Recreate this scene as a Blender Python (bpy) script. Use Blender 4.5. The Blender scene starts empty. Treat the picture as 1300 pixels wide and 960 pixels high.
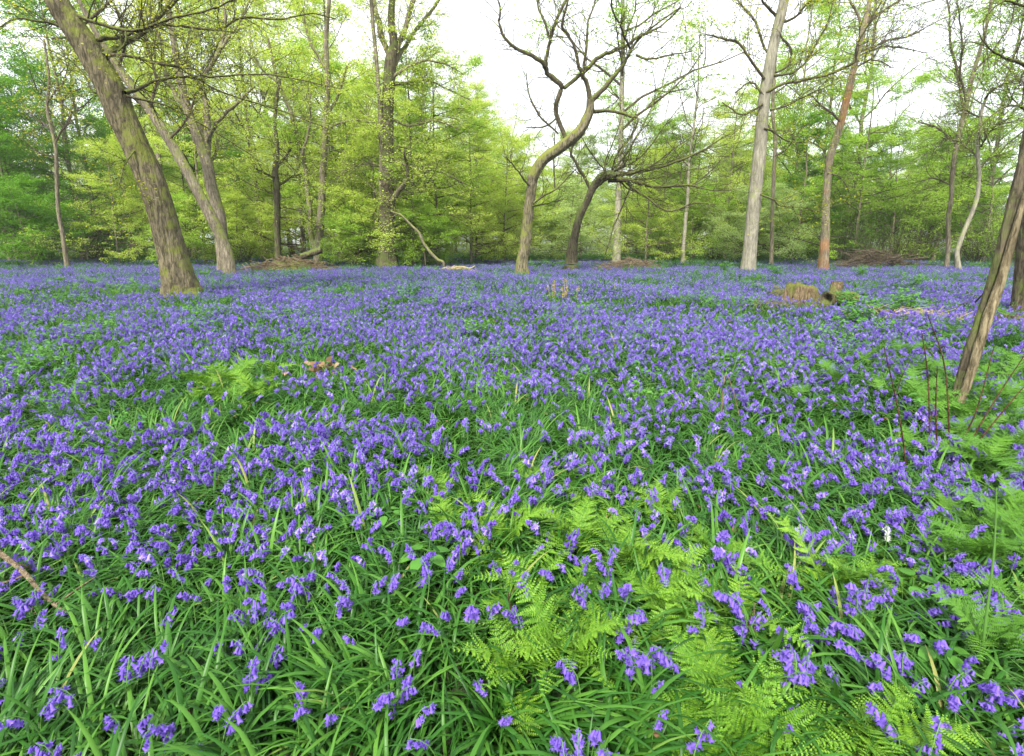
import bpy, math, random
import numpy as np
from mathutils import Vector, Matrix, Euler

R = math.radians
sc = bpy.context.scene
col = sc.collection

# ------------------------------------------------------------------ camera
CAM_H = 1.3
HAZE = .0006
F = 650.0                 # focal length in pixels of the 1300 px wide photograph
CX, CY = 650.0, 435.0
PITCH = R(11.05)
cam_d = bpy.data.cameras.new("camera"); cam = bpy.data.objects.new("camera", cam_d); col.objects.link(cam)
cam_d.sensor_width = 36; cam_d.lens = 18.0; cam_d.shift_y = -45 / 1300
cam_d.clip_start = 0.05; cam_d.clip_end = 2000
cam.location = (0, 0, CAM_H); cam.rotation_euler = (math.pi / 2 - PITCH, 0, 0)
sc.camera = cam

# ------------------------------------------------------------------ world, sun, exposure
SUN_EL, SUN_AZ = R(46), R(200)
w = bpy.data.worlds.new("World"); sc.world = w; w.use_nodes = True
nt = w.node_tree; nt.nodes.clear()
sky = nt.nodes.new('ShaderNodeTexSky'); sky.sky_type = 'NISHITA'; sky.sun_disc = False
sky.sun_elevation = SUN_EL; sky.sun_rotation = SUN_AZ; sky.air_density = 1.2; sky.dust_density = 3
tc = nt.nodes.new('ShaderNodeTexCoord')
no = nt.nodes.new('ShaderNodeTexNoise'); no.inputs['Scale'].default_value = 2.6; no.inputs['Detail'].default_value = 5
rp = nt.nodes.new('ShaderNodeValToRGB')
rp.color_ramp.elements[0].position = 0.32; rp.color_ramp.elements[0].color = (.80, .80, .80, 1)
rp.color_ramp.elements[1].position = 0.62; rp.color_ramp.elements[1].color = (1, 1, 1, 1)
mx = nt.nodes.new('ShaderNodeMix'); mx.data_type = 'RGBA'
mx.inputs['B'].default_value = (9.0, 9.3, 9.9, 1)
bg = nt.nodes.new('ShaderNodeBackground'); bg.inputs['Strength'].default_value = 0.105
ow = nt.nodes.new('ShaderNodeOutputWorld')
nt.links.new(tc.outputs['Generated'], no.inputs['Vector']); nt.links.new(no.outputs['Fac'], rp.inputs['Fac'])
nt.links.new(rp.outputs['Color'], mx.inputs['Factor']); nt.links.new(sky.outputs['Color'], mx.inputs['A'])
nt.links.new(mx.outputs['Result'], bg.inputs['Color']); nt.links.new(bg.outputs['Background'], ow.inputs['Surface'])
sl = bpy.data.lights.new("sun", 'SUN'); sl.energy = 3.6; sl.angle = R(9); sl.color = (1, .96, .88)
so = bpy.data.objects.new("sun", sl); col.objects.link(so)
# direction towards the sun (same azimuth convention as the sky texture: clockwise from +Y)
sd = Vector((math.sin(SUN_AZ) * math.cos(SUN_EL), math.cos(SUN_AZ) * math.cos(SUN_EL), math.sin(SUN_EL)))
so.rotation_euler = (-sd).to_track_quat('-Z', 'Y').to_euler()
sc.view_settings.view_transform = 'Standard'; sc.view_settings.look = 'None'
sc.view_settings.gamma = 1; sc.view_settings.exposure = 1.2
cy = sc.cycles
cy.max_bounces = 6; cy.diffuse_bounces = 4; cy.glossy_bounces = 1; cy.transmission_bounces = 3
cy.use_adaptive_sampling = True; cy.adaptive_threshold = .03
cy.transparent_max_bounces = 4; cy.use_denoising = True; cy.caustics_reflective = False; cy.caustics_refractive = False

# ------------------------------------------------------------------ geometry helpers
FW = np.array([0, math.cos(PITCH), -math.sin(PITCH)]); UP = np.array([0, math.sin(PITCH), math.cos(PITCH)])
RT = np.array([1., 0, 0]); C0 = np.array([0, 0, CAM_H])
def ray(px, py):
    return FW + RT * (px - CX) / F - UP * (py - CY) / F
def P(px, py, Y):                      # the point seen at a photograph pixel, Y metres ahead
    d = ray(px, py); return C0 + d * (Y / d[1])
def G(px, py, z=0.0):                  # the point seen at a pixel on the level z
    d = ray(px, py); return C0 + d * ((z - CAM_H) / d[2])
def proj(p):
    q = np.asarray(p) - C0; f = q @ FW
    return CX + F * (q @ RT) / f, CY - F * (q @ UP) / f, f
def gz(x, y):                          # gentle roll of the woodland floor
    return 0.035 * np.sin(x * .55 + 1) * np.cos(y * .43) + 0.03 * np.sin(x * 1.3 + y * .9)

def mesh_np(name, V, Q=None, T=None, mats=(), mi=None, smooth=True):
    me = bpy.data.meshes.new(name)
    V = np.asarray(V, dtype=np.float32)
    nq = 0 if Q is None else len(Q); ntt = 0 if T is None else len(T)
    me.vertices.add(len(V)); me.vertices.foreach_set('co', V.ravel())
    loops = []
    if nq: loops.append(np.asarray(Q, dtype=np.int32).ravel())
    if ntt: loops.append(np.asarray(T, dtype=np.int32).ravel())
    lp = np.concatenate(loops) if loops else np.zeros(0, np.int32)
    me.loops.add(len(lp)); me.loops.foreach_set('vertex_index', lp)
    tot = np.concatenate([np.full(nq, 4, np.int32), np.full(ntt, 3, np.int32)])
    st = np.concatenate([[0], np.cumsum(tot)[:-1]]).astype(np.int32) if len(tot) else np.zeros(0, np.int32)
    me.polygons.add(len(tot)); me.polygons.foreach_set('loop_start', st)
    if mi is not None: me.polygons.foreach_set('material_index', np.asarray(mi, dtype=np.int32))
    if smooth: me.polygons.foreach_set('use_smooth', np.ones(len(tot), dtype=bool))
    for m in mats: me.materials.append(m)
    me.update(calc_edges=True); me.validate()
    return me

class MB:
    """collects quads and tris (with a material index each) into one mesh"""
    def __init__(s): s.V = []; s.Q = []; s.T = []; s.qm = []; s.tm = []; s.n = 0
    def add(s, V, Q=None, T=None, m=0):
        V = np.asarray(V, float).reshape(-1, 3)
        s.V.append(V)
        if Q is not None and len(Q): Q = np.asarray(Q, int).reshape(-1, 4) + s.n; s.Q.append(Q); s.qm.append(np.full(len(Q), m))
        if T is not None and len(T): T = np.asarray(T, int).reshape(-1, 3) + s.n; s.T.append(T); s.tm.append(np.full(len(T), m))
        s.n += len(V); return s
    def tubes(s, Ps, Rs, k=5, m=0, rough=0, rng=None, mod=None):
        Ps = np.asarray(Ps, float); Rs = np.asarray(Rs, float)
        if Ps.ndim == 2: Ps = Ps[None]; Rs = Rs[None]
        B, n, _ = Ps.shape
        t = np.gradient(Ps, axis=1); t /= np.linalg.norm(t, axis=2, keepdims=True) + 1e-9
        ref = np.where(np.abs(t.mean(1)[:, None, 2:3]) > .8, np.array([1., 0, 0]), np.array([0, 0, 1.]))
        u = np.cross(t, ref); u /= np.linalg.norm(u, axis=2, keepdims=True) + 1e-9
        v = np.cross(t, u)
        a = np.arange(k) * 2 * np.pi / k
        RR = Rs[:, :, None, None] * np.ones((B, n, k, 1))
        if mod is not None: RR = RR * mod[None, :, :, None]
        if rough and rng is not None:
            RR = RR * (1 + rough * rng.standard_normal((B, n, k, 1)))
        V = Ps[:, :, None, :] + RR * (np.cos(a)[None, None, :, None] * u[:, :, None, :] + np.sin(a)[None, None, :, None] * v[:, :, None, :])
        i = np.arange(n - 1)[:, None] * k; j = np.arange(k)[None, :]; j2 = (j + 1) % k
        q = np.stack([i + j, i + j2, i + k + j2, i + k + j], -1).reshape(-1, 4)
        Q = (q[None] + (np.arange(B) * n * k)[:, None, None]).reshape(-1, 4)
        return s.add(V.reshape(-1, 3), Q, m=m)
    def mesh(s, name, mats, smooth=True):
        V = np.concatenate(s.V) if s.V else np.zeros((0, 3))
        Q = np.concatenate(s.Q) if s.Q else None; T = np.concatenate(s.T) if s.T else None
        mi = np.concatenate(s.qm + s.tm) if (s.qm or s.tm) else None
        return mesh_np(name, V, Q, T, mats, mi, smooth)
    def build(s, name, mats, parent=None, loc=None, smooth=True):
        if not isinstance(mats, (list, tuple)): mats = [mats]
        V0 = None
        if loc is not None:
            for a in s.V: a -= np.asarray(loc)
        return link(name, s.mesh(name, mats, smooth), parent, None if parent else loc)

def link(name, data, parent=None, loc=None, rot=None, scale=None):
    o = bpy.data.objects.new(name, data); col.objects.link(o)
    if parent is not None: o.parent = parent
    if loc is not None: o.location = loc
    if rot is not None: o.rotation_euler = rot
    if scale is not None: o.scale = (scale,) * 3 if np.isscalar(scale) else scale
    return o
def thing(name, label, cat, loc=(0, 0, 0), rz=0.0, group=None, scale=1.0):
    o = link(name, None, None, loc, (0, 0, rz), scale); o.empty_display_size = .1
    o['label'] = label; o['category'] = cat
    if group: o['group'] = group
    return o
def tag(o, label, cat, group=None, kind=None):
    if label: o['label'] = label
    if cat: o['category'] = cat
    if group: o['group'] = group
    if kind: o['kind'] = kind
    return o
def copy_tree(o, parent=None):
    c = o.copy(); col.objects.link(c); c.parent = parent
    for ch in KIDS.get(o, []): 
        copy_tree(ch, c)
    return c
KIDS = {}
def reg(o):                            # remember a prototype's children for copying
    for c in bpy.data.objects:
        if c.parent is not None: KIDS.setdefault(c.parent, [])
    KIDS.clear()
    for c in bpy.data.objects:
        if c.parent is not None: KIDS.setdefault(c.parent, []).append(c)

# ------------------------------------------------------------------ materials
def newmat(name):
    m = bpy.data.materials.new(name); m.use_nodes = True; n = m.node_tree; n.nodes.clear(); return m, n
def N(n, t, **kw):
    x = n.nodes.new(t)
    for k, v in kw.items(): setattr(x, k, v)
    return x
def ramp(n, fac, stops):
    r = N(n, 'ShaderNodeValToRGB'); e = r.color_ramp.elements
    while len(e) < len(stops): e.new(.5)
    for i, (p, c) in enumerate(stops): e[i].position = p; e[i].color = (*c, 1)
    n.links.new(fac, r.inputs['Fac']); return r.outputs['Color']
def mixc(n, fac, a, b, mode='MIX'):
    m = N(n, 'ShaderNodeMix', data_type='RGBA', blend_type=mode)
    for s, v in (('Factor', fac), ('A', a), ('B', b)):
        if hasattr(v, 'is_output'): n.links.new(v, m.inputs[s])
        elif s == 'Factor': m.inputs[s].default_value = v
        else: m.inputs[s].default_value = (*v, 1)
    return m.outputs['Result']
def noise(n, scale, detail=4, vec=None, rough=.55):
    t = N(n, 'ShaderNodeTexNoise'); t.inputs['Scale'].default_value = scale; t.inputs['Detail'].default_value = detail
    t.inputs['Roughness'].default_value = rough
    if vec is not None: n.links.new(vec, t.inputs['Vector'])
    return t.outputs['Fac']
def maprange(n, v, a, b, c=0., d=1.):
    m = N(n, 'ShaderNodeMapRange'); n.links.new(v, m.inputs['Value'])
    for k, x in zip(('From Min', 'From Max', 'To Min', 'To Max'), (a, b, c, d)): m.inputs[k].default_value = x
    return m.outputs['Result']

def leaf_mat(name, stops, transl=.35, rough=.5, gloss=True, objr=.5, world_scale=None):
    """thin plant tissue: colour varies leaf by leaf and plant by plant"""
    m, n = newmat(name)
    geo = N(n, 'ShaderNodeNewGeometry'); oi = N(n, 'ShaderNodeObjectInfo')
    a = N(n, 'ShaderNodeMath', operation='MULTIPLY'); a.inputs[1].default_value = 1 - objr; n.links.new(geo.outputs['Random Per Island'], a.inputs[0])
    b = N(n, 'ShaderNodeMath', operation='MULTIPLY_ADD'); b.inputs[1].default_value = objr
    n.links.new(oi.outputs['Random'], b.inputs[0]); n.links.new(a.outputs[0], b.inputs[2])
    fac = b.outputs[0]
    if world_scale:
        nz = noise(n, world_scale, 3, geo.outputs['Position'])
        c = N(n, 'ShaderNodeMath', operation='MULTIPLY_ADD'); c.inputs[1].default_value = .9; n.links.new(nz, c.inputs[0])
        d = N(n, 'ShaderNodeMath', operation='MULTIPLY_ADD'); d.inputs[1].default_value = .7; d.inputs[2].default_value = -.3
        n.links.new(fac, d.inputs[0]); n.links.new(d.outputs[0], c.inputs[2]); fac = c.outputs[0]
    cr = ramp(n, fac, stops)
    di = N(n, 'ShaderNodeBsdfPrincipled' if gloss else 'ShaderNodeBsdfDiffuse')
    n.links.new(cr, di.inputs[0])
    if gloss: di.inputs['Roughness'].default_value = rough; di.inputs['Specular IOR Level'].default_value = .22
    tr = N(n, 'ShaderNodeBsdfTranslucent'); 
    tcx = mixc(n, 1.0, cr, (1.0, 1.0, .75), 'MULTIPLY') if 'bell' not in name else cr
    n.links.new(tcx, tr.inputs['Color'])
    mxs = N(n, 'ShaderNodeMixShader'); mxs.inputs[0].default_value = transl
    n.links.new(di.outputs[0], mxs.inputs[1]); n.links.new(tr.outputs[0], mxs.inputs[2])
    o = N(n, 'ShaderNodeOutputMaterial'); n.links.new(mxs.outputs[0], o.inputs['Surface'])
    return m

def bark_mat(name, dark, light, moss=None, moss_amt=.5, scale=1.0, patch=None, patch_amt=.5, bump=.6, bands=()):
    m, n = newmat(name)
    t = N(n, 'ShaderNodeTexCoord'); mp = N(n, 'ShaderNodeMapping'); mp.inputs['Scale'].default_value = (9 * scale, 9 * scale, 1.6 * scale)
    n.links.new(t.outputs['Object'], mp.inputs['Vector'])
    f0 = noise(n, 2.2, 8, mp.outputs['Vector'], .65)
    vo = N(n, 'ShaderNodeTexVoronoi', feature='DISTANCE_TO_EDGE'); vo.inputs['Scale'].default_value = 1.6
    wv = N(n, 'ShaderNodeVectorMath', operation='ADD'); n.links.new(mp.outputs['Vector'], wv.inputs[0])
    nv = N(n, 'ShaderNodeTexNoise'); nv.inputs['Scale'].default_value = 2.5; n.links.new(mp.outputs['Vector'], nv.inputs['Vector'])
    n.links.new(nv.outputs['Color'], wv.inputs[1]); n.links.new(wv.outputs[0], vo.inputs['Vector'])
    fu = maprange(n, vo.outputs['Distance'], 0., .22, 0., 1.)
    mm = N(n, 'ShaderNodeMath', operation='MULTIPLY_ADD'); n.links.new(fu, mm.inputs[0]); mm.inputs[1].default_value = bump * .28; 
    sb = N(n, 'ShaderNodeMath', operation='SUBTRACT'); n.links.new(f0, sb.inputs[0]); sb.inputs[1].default_value = bump * .17; n.links.new(sb.outputs[0], mm.inputs[2])
    f = mm.outputs[0]
    c = ramp(n, f, [(.36, dark), (.5, tuple((a + b) / 2 for a, b in zip(dark, light))), (.64, light)])
    big = noise(n, 1.1 * scale, 3, t.outputs['Object'])
    c = mixc(n, maprange(n, big, .35, .7, 0, .5), c, tuple(x * .55 for x in dark))
    if patch:
        pn = noise(n, 1.7, 3, t.outputs['Object'])
        sz_ = N(n, 'ShaderNodeSeparateXYZ'); n.links.new(t.outputs['Object'], sz_.inputs[0])
        tot = None
        for lo, hi in bands:
            ctr, hw = (lo + hi) / 2, (hi - lo) / 2
            d_ = N(n, 'ShaderNodeMath', operation='SUBTRACT'); n.links.new(sz_.outputs['Z'], d_.inputs[0]); d_.inputs[1].default_value = ctr
            e_ = N(n, 'ShaderNodeMath', operation='ABSOLUTE'); n.links.new(d_.outputs[0], e_.inputs[0])
            b_ = maprange(n, e_.outputs[0], hw * 1.3, hw * .7, 0, .30)
            if tot is None: tot = b_
            else:
                f_ = N(n, 'ShaderNodeMath', operation='ADD'); n.links.new(tot, f_.inputs[0]); n.links.new(b_, f_.inputs[1]); tot = f_.outputs[0]
        g_ = N(n, 'ShaderNodeMath', operation='ADD'); n.links.new(tot, g_.inputs[0]); n.links.new(pn, g_.inputs[1])
        c = mixc(n, maprange(n, g_.outputs[0], .60, .90, 0, .5), c, patch)
    if moss:
        g = N(n, 'ShaderNodeNewGeometry'); sx = N(n, 'ShaderNodeSeparateXYZ'); n.links.new(g.outputs['Normal'], sx.inputs[0])
        mn = noise(n, 3.0, 6, t.outputs['Object'], .7)
        ad = N(n, 'ShaderNodeMath', operation='MULTIPLY_ADD'); ad.inputs[1].default_value = .3
        n.links.new(sx.outputs['Z'], ad.inputs[0]); n.links.new(mn, ad.inputs[2])
        c = mixc(n, maprange(n, ad.outputs[0], .62 - moss_amt * .3, .74 - moss_amt * .3, 0, .85), c, moss)
    p = N(n, 'ShaderNodeBsdfPrincipled'); p.inputs['Roughness'].default_value = .9; p.inputs['Specular IOR Level'].default_value = .15
    n.links.new(c, p.inputs['Base Color'])
    bp = N(n, 'ShaderNodeBump'); bp.inputs['Strength'].default_value = min(1, bump * 1.4); bp.inputs['Distance'].default_value = .05
    n.links.new(f, bp.inputs['Height']); n.links.new(bp.outputs[0], p.inputs['Normal'])
    o = N(n, 'ShaderNodeOutputMaterial'); n.links.new(p.outputs[0], o.inputs['Surface'])
    return m

M = {}
M['bell'] = leaf_mat('bell_petal', [(0, (.085, .042, .31)), (.4, (.168, .095, .50)), (.75, (.285, .18, .71)), (1, (.52, .41, .90))], .42, .5, objr=.4)  # ramp ends paint lavender highlights and dark violet shadows into the petals
M['white_bell'] = leaf_mat('white_bell_petal', [(0, (.45, .48, .42)), (1, (.6, .62, .58))], .3)
M['stem'] = leaf_mat('flower_stem', [(0, (.07, .18, .03)), (1, (.13, .26, .06))], .15)
M['blade'] = leaf_mat('bluebell_leaf', [(0, (.012, .055, .007)), (.5, (.030, .115, .012)), (.93, (.095, .23, .028)), (1, (.30, .27, .09))], .25, .38, objr=.45)
M['fern'] = leaf_mat('fern_frond', [(0, (.06, .17, .013)), (.45, (.13, .285, .022)), (.95, (.24, .42, .04)), (1, (.32, .24, .06))], .35, .5, objr=.35)
M['fern_dark'] = leaf_mat('fern_frond_green', [(0, (.055, .17, .016)), (1, (.14, .31, .03))], .35, .5, objr=.6)
M['herb'] = leaf_mat('herb_leaf', [(0, (.035, .15, .02)), (1, (.12, .30, .04))], .3, .45, objr=.4)
M['beech'] = leaf_mat('beech_leaf', [(0, (.34, .48, .06)), (.5, (.49, .61, .11)), (1, (.65, .73, .21))], .55, .5, False, .25, .35)
M['midleaf'] = leaf_mat('young_green_leaf', [(0, (.20, .38, .04)), (.5, (.33, .51, .07)), (1, (.48, .62, .12))], .55, .5, False, .25, .35)
M['darkleaf'] = leaf_mat('deep_green_leaf', [(0, (.07, .21, .018)), (.5, (.15, .34, .035)), (1, (.27, .46, .06))], .55, .5, False, .25, .35)
M['oakleaf'] = leaf_mat('bronze_green_leaf', [(0, (.26, .30, .03)), (.5, (.42, .45, .05)), (1, (.58, .56, .12))], .5, .5, False, .25, .35)
M['paleleaf'] = leaf_mat('pale_green_leaf', [(0, (.30, .45, .12)), (1, (.52, .62, .28))], .55, .5, False, .25, .35)
M['oakbark'] = bark_mat('oak_bark', (.06, .05, .03), (.22, .185, .115), (.15, .17, .03), .36)
M['mossbark'] = bark_mat('mossy_oak_bark', (.07, .06, .035), (.26, .225, .14), (.17, .19, .035), .42)
M['branchbark'] = bark_mat('dark_branch_bark', (.045, .038, .026), (.16, .13, .08), (.13, .16, .03), .35, 2)
M['palebark'] = bark_mat('pale_smooth_bark', (.17, .155, .115), (.36, .335, .26), (.24, .27, .10), .25, .8, bump=.3)
M['greybark'] = bark_mat('grey_brown_bark', (.10, .082, .055), (.29, .25, .18), (.17, .20, .04), .3)
M['darkbark'] = bark_mat('dark_bark', (.05, .042, .028), (.16, .13, .085), (.10, .13, .03), .45)
M['orangebark'] = bark_mat('orange_stained_bark', (.12, .10, .065), (.30, .26, .18), (.22, .26, .05), .2, 1, patch=(.40, .15, .035), bands=((-.3, 1.5), (P(1067, 172, 23)[2], P(1083, 96, 23)[2])))
M['twig'] = bark_mat('grey_twig', (.07, .055, .035), (.19, .15, .10), None, 0, 3)
M['paletwig'] = bark_mat('dry_pale_twig', (.15, .11, .065), (.38, .30, .19), None, 0, 3)
M['redstem'] = bark_mat('reddish_cane', (.07, .035, .02), (.19, .10, .055), None, 0, 3)
M['torn'] = bark_mat('torn_pale_wood', (.10, .08, .045), (.34, .28, .165), None, 0, 1.6)
M['rotwood'] = bark_mat('rotten_wood', (.085, .058, .032), (.24, .18, .105), (.13, .15, .03), .3, 2.2, bump=.6)
M['litterleaf'] = leaf_mat('dead_leaf', [(0, (.07, .04, .02)), (.5, (.17, .10, .05)), (1, (.34, .24, .13))], .1, .7)
M['straw'] = leaf_mat('dry_straw', [(0, (.30, .24, .11)), (1, (.58, .48, .26))], .2, .7)
M['yellowshoot'] = leaf_mat('yellow_brown_shoot', [(0, (.28, .22, .04)), (1, (.45, .38, .08))], .2, .6)

def ground_mat():
    m, n = newmat('woodland_soil')
    g = N(n, 'ShaderNodeNewGeometry'); pos = g.outputs['Position']
    a = noise(n, 14, 8, pos, .7); b = noise(n, .7, 4, pos)
    c = ramp(n, a, [(.35, (.010, .008, .005)), (.55, (.035, .024, .013)), (.7, (.08, .055, .032))])
    c = mixc(n, maprange(n, b, .4, .62, 0, .85), c, mixc(n, a, (.02, .07, .012), (.05, .15, .02)))
    p = N(n, 'ShaderNodeBsdfPrincipled'); p.inputs['Roughness'].default_value = .95
    n.links.new(c, p.inputs['Base Color'])
    bp = N(n, 'ShaderNodeBump'); bp.inputs['Distance'].default_value = .03; n.links.new(a, bp.inputs['Height']); n.links.new(bp.outputs[0], p.inputs['Normal'])
    o = N(n, 'ShaderNodeOutputMaterial'); n.links.new(p.outputs[0], o.inputs['Surface'])
    return m
M['ground'] = ground_mat()

# ------------------------------------------------------------------ ground sheet
def axis(n, fine, far):
    a = np.linspace(0, 1, n) ; v = fine * a + (far - fine) * a ** 4
    return np.concatenate([-v[::-1][:-1], v])
gx = axis(90, 40, 600); gy = axis(90, 40, 600)
X, Yg = np.meshgrid(gx, gy); fall = np.clip(1 - (np.hypot(X, Yg) - 60) / 60, 0, 1)
V = np.stack([X, Yg, gz(X, Yg) * fall], -1).reshape(-1, 3)
i = np.arange(len(gy) - 1)[:, None] * len(gx); j = np.arange(len(gx) - 1)[None]
Qg = np.stack([i + j, i + j + 1, i + len(gx) + j + 1, i + len(gx) + j], -1).reshape(-1, 4)
tag(link('ground', mesh_np('ground', V, Qg, mats=[M['ground']])), None, None, kind='structure')

# ------------------------------------------------------------------ growing trees
def unit(v): return v / (np.linalg.norm(v) + 1e-9)
def grow(out, lv, rng, p, d, L, r, lvl, par):
    """out: dict level -> list of (points, radii); lv: list of (point, direction) that carry leaves"""
    n = 6; pts = [p]; dd = d.copy(); st = L / (n - 1)
    kink = par['kink'][min(lvl, len(par['kink']) - 1)]; up = par['up'][min(lvl, len(par['up']) - 1)]
    for k in range(n - 1):
        dd = unit(dd + rng.standard_normal(3) * kink + np.array([0, 0, up]))
        pts.append(pts[-1] + dd * st)
    pts = np.array(pts); rr = r * np.linspace(1, par.get('taper', .35), n)
    out.setdefault(lvl, []).append((pts, rr))
    if lvl >= par['max']:
        lv.append((pts, dd)); return
    nc = par['n'][min(lvl, len(par['n']) - 1)]
    flat = par.get('flat', 0)
    for k in range(nc):
        t = .2 + .8 * (k + rng.random() * .8) / nc; t = min(t, .999)
        q = t * (n - 1); i0 = int(q); pp = pts[i0] + (pts[i0 + 1] - pts[i0]) * (q - i0); td = unit(pts[i0 + 1] - pts[i0])
        side = unit(np.cross(td, rng.standard_normal(3)))
        if flat: side = unit(side * np.array([1, 1, 1 - flat]) + 1e-6)
        ang = par['ang'] * (.7 + .6 * rng.random())
        cd = unit(td * math.cos(ang) + side * math.sin(ang))
        ratio = par['ratio'] * (.7 + .6 * rng.random()) * (1.15 - .5 * t)
        grow(out, lv, rng, pp, cd, L * ratio, max(rr[i0] * .62, par['rmin']), lvl + 1, par)

def to_tubes(mb, out, ks=(8, 6, 4, 3, 3)):
    for l, lst in out.items():
        mb.tubes(np.array([a for a, b in lst]), np.array([b for a, b in lst]), ks[min(l, len(ks) - 1)])

def leaves(mb, lv, rng, per, size, spread=.12, tilt=.45, wid=.6, m=0, keep=1.0):
    """leaf blades (4-gon each) scattered along the twigs in lv"""
    if not lv: return
    PT = np.array([a for a, _ in lv]); B = len(PT)
    t = rng.random((B, per)) ** .7 * (PT.shape[1] - 1.001); i0 = t.astype(int); fr = (t - i0)[..., None]
    bi = np.arange(B)[:, None]
    pos = PT[bi, i0] * (1 - fr) + PT[bi, i0 + 1] * fr
    pos = pos.reshape(-1, 3); 
    if keep < 1: pos = pos[rng.random(len(pos)) < keep]
    n = len(pos)
    pos = pos + rng.standard_normal((n, 3)) * spread * np.array([1, 1, .35])
    az = rng.random(n) * 2 * np.pi
    h = np.stack([np.cos(az), np.sin(az), rng.standard_normal(n) * tilt * .6 - .15], -1); h /= np.linalg.norm(h, axis=1, keepdims=True)
    up = np.stack([rng.standard_normal(n) * tilt, rng.standard_normal(n) * tilt, np.ones(n)], -1)
    s = np.cross(h, up); s /= np.linalg.norm(s, axis=1, keepdims=True)
    sz = (size * (.6 + .8 * rng.random(n)))[:, None]
    V = np.stack([pos, pos + h * sz * .45 + s * sz * wid * .5, pos + h * sz, pos + h * sz * .45 - s * sz * wid * .5], 1).reshape(-1, 3)
    mb.add(V, np.arange(n * 4).reshape(-1, 4), m=m)

# ---- prototypes for woodland trees: (wood mesh, leaf mesh) pairs, kept as plain mesh data
def proto_tall(seed, H, leaf_per=12, lean=.05, keep=1.0, size=.1, low=.3):
    rng = np.random.default_rng(seed)
    tr = MB(); out = {}; lv = []
    n = 14; t = np.linspace(0, 1, n)
    wob = np.cumsum(rng.standard_normal((n, 2)) * .12, 0) * (t[:, None] ** .6) + lean * H * t[:, None] * rng.standard_normal(2)
    pts = np.column_stack([wob, t * H]); pts[0, :2] = 0
    r0 = H * .0095; rr = r0 * (1 - .82 * t) ; rr[0] *= 1.35
    tr.tubes(pts, rr, 9, rough=.04, rng=rng)
    par = dict(kink=[.16, .2, .22, .25], up=[.05, .03, .02], n=[6, 5, 4], ang=.85, ratio=.5, rmin=.004, max=2, taper=.3)
    nl = 17
    for k in range(nl):
        tt = low + (.98 - low) * (k + rng.random()) / nl; q = tt * (n - 1); i0 = min(int(q), n - 2)
        pp = pts[i0] + (pts[i0 + 1] - pts[i0]) * (q - i0)
        az = rng.random() * 6.283; el = .25 + .9 * tt * rng.random() + .2
        d = np.array([math.cos(az) * math.cos(el), math.sin(az) * math.cos(el), math.sin(el)])
        grow(out, lv, rng, pp, d, H * (.33 - .19 * tt) * (.7 + .6 * rng.random()), rr[i0] * .5, 0, par)
    br = MB(); to_tubes(br, out, (6, 4, 3))
    lf = MB(); leaves(lf, lv, rng, leaf_per, size, .2, .8, keep=keep)
    return tr.mesh('trunk', [M['greybark']]), br.mesh('branches', [M['twig']]), lf.mesh('crown', [M['beech']], False)

def proto_under(seed, H, W, per=26, size=.085):
    """young beech: tiers of nearly level sprays from the ground up"""
    rng = np.random.default_rng(seed)
    tr = MB(); out = {}; lv = []
    n = 9; t = np.linspace(0, 1, n)
    pts = np.column_stack([np.cumsum(rng.standard_normal((n, 2)) * .07, 0) * t[:, None], t * H])
    rr = H * .009 * (1 - .8 * t)
    tr.tubes(pts, rr, 7)
    par = dict(kink=[.12, .18, .2], up=[.012, 0, 0], n=[7, 4], ang=.75, ratio=.48, rmin=.003, max=2, taper=.3, flat=.85)
    nl = 34
    for k in range(nl):
        tt = .06 + .92 * (k + rng.random()) / nl; q = tt * (n - 1); i0 = min(int(q), n - 2)
        pp = pts[i0] + (pts[i0 + 1] - pts[i0]) * (q - i0); az = rng.random() * 6.283; el = .05 + .35 * rng.random()
        d = np.array([math.cos(az) * math.cos(el), math.sin(az) * math.cos(el), math.sin(el)])
        grow(out, lv, rng, pp, d, W * .5 * (1.1 - .65 * tt) * (.6 + .7 * rng.random()), max(rr[i0] * .5, .008), 0, par)
    br = MB(); to_tubes(br, out, (4, 3, 3))
    lf = MB(); leaves(lf, lv, rng, per, size, .14, .6)
    return tr.mesh('trunk', [M['greybark']]), br.mesh('branches', [M['twig']]), lf.mesh('crown', [M['beech']], False)

def proto_coppice(seed, H, ns=26, per=9):
    rng = np.random.default_rng(seed); tr = MB(); out = {}; lv = []
    par = dict(kink=[.10, .2], up=[.05, .02], n=[7], ang=.6, ratio=.3, rmin=.004, max=1, taper=.3)
    for k in range(ns):
        az = rng.random() * 6.283; el = 1.5 - .75 * rng.random()
        d = np.array([math.cos(az) * math.cos(el), math.sin(az) * math.cos(el), math.sin(el)])
        grow(out, lv, rng, np.array([math.cos(az), math.sin(az), 0]) * .25 * rng.random(), d, H * (.5 + .6 * rng.random()), .022, 0, par)
    to_tubes(tr, out, (5, 3)); lf = MB(); leaves(lf, lv, rng, per, .085, .12)
    return tr.mesh('stems', [M['darkbark']]), None, lf.mesh('crown', [M['midleaf']], False)

TALL = [proto_tall(1, 19, 44, size=.12), proto_tall(2, 21, 34, size=.12), proto_tall(3, 17, 48, low=.2, size=.12), proto_tall(4, 20, 10, keep=.6), proto_tall(5, 18, 40, lean=.09, size=.12)]
UNDER = [proto_under(11, 8.0, 7.5, 36, .085), proto_under(12, 11.0, 8.5, 42, .09), proto_under(13, 4.6, 6.0, 32, .08), proto_under(14, 9.0, 6.0, 34, .085), proto_under(15, 12.5, 8.0, 28, .09)]
COPP = [proto_coppice(21, 4.2), proto_coppice(22, 3.4, 34, 5)]

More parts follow.
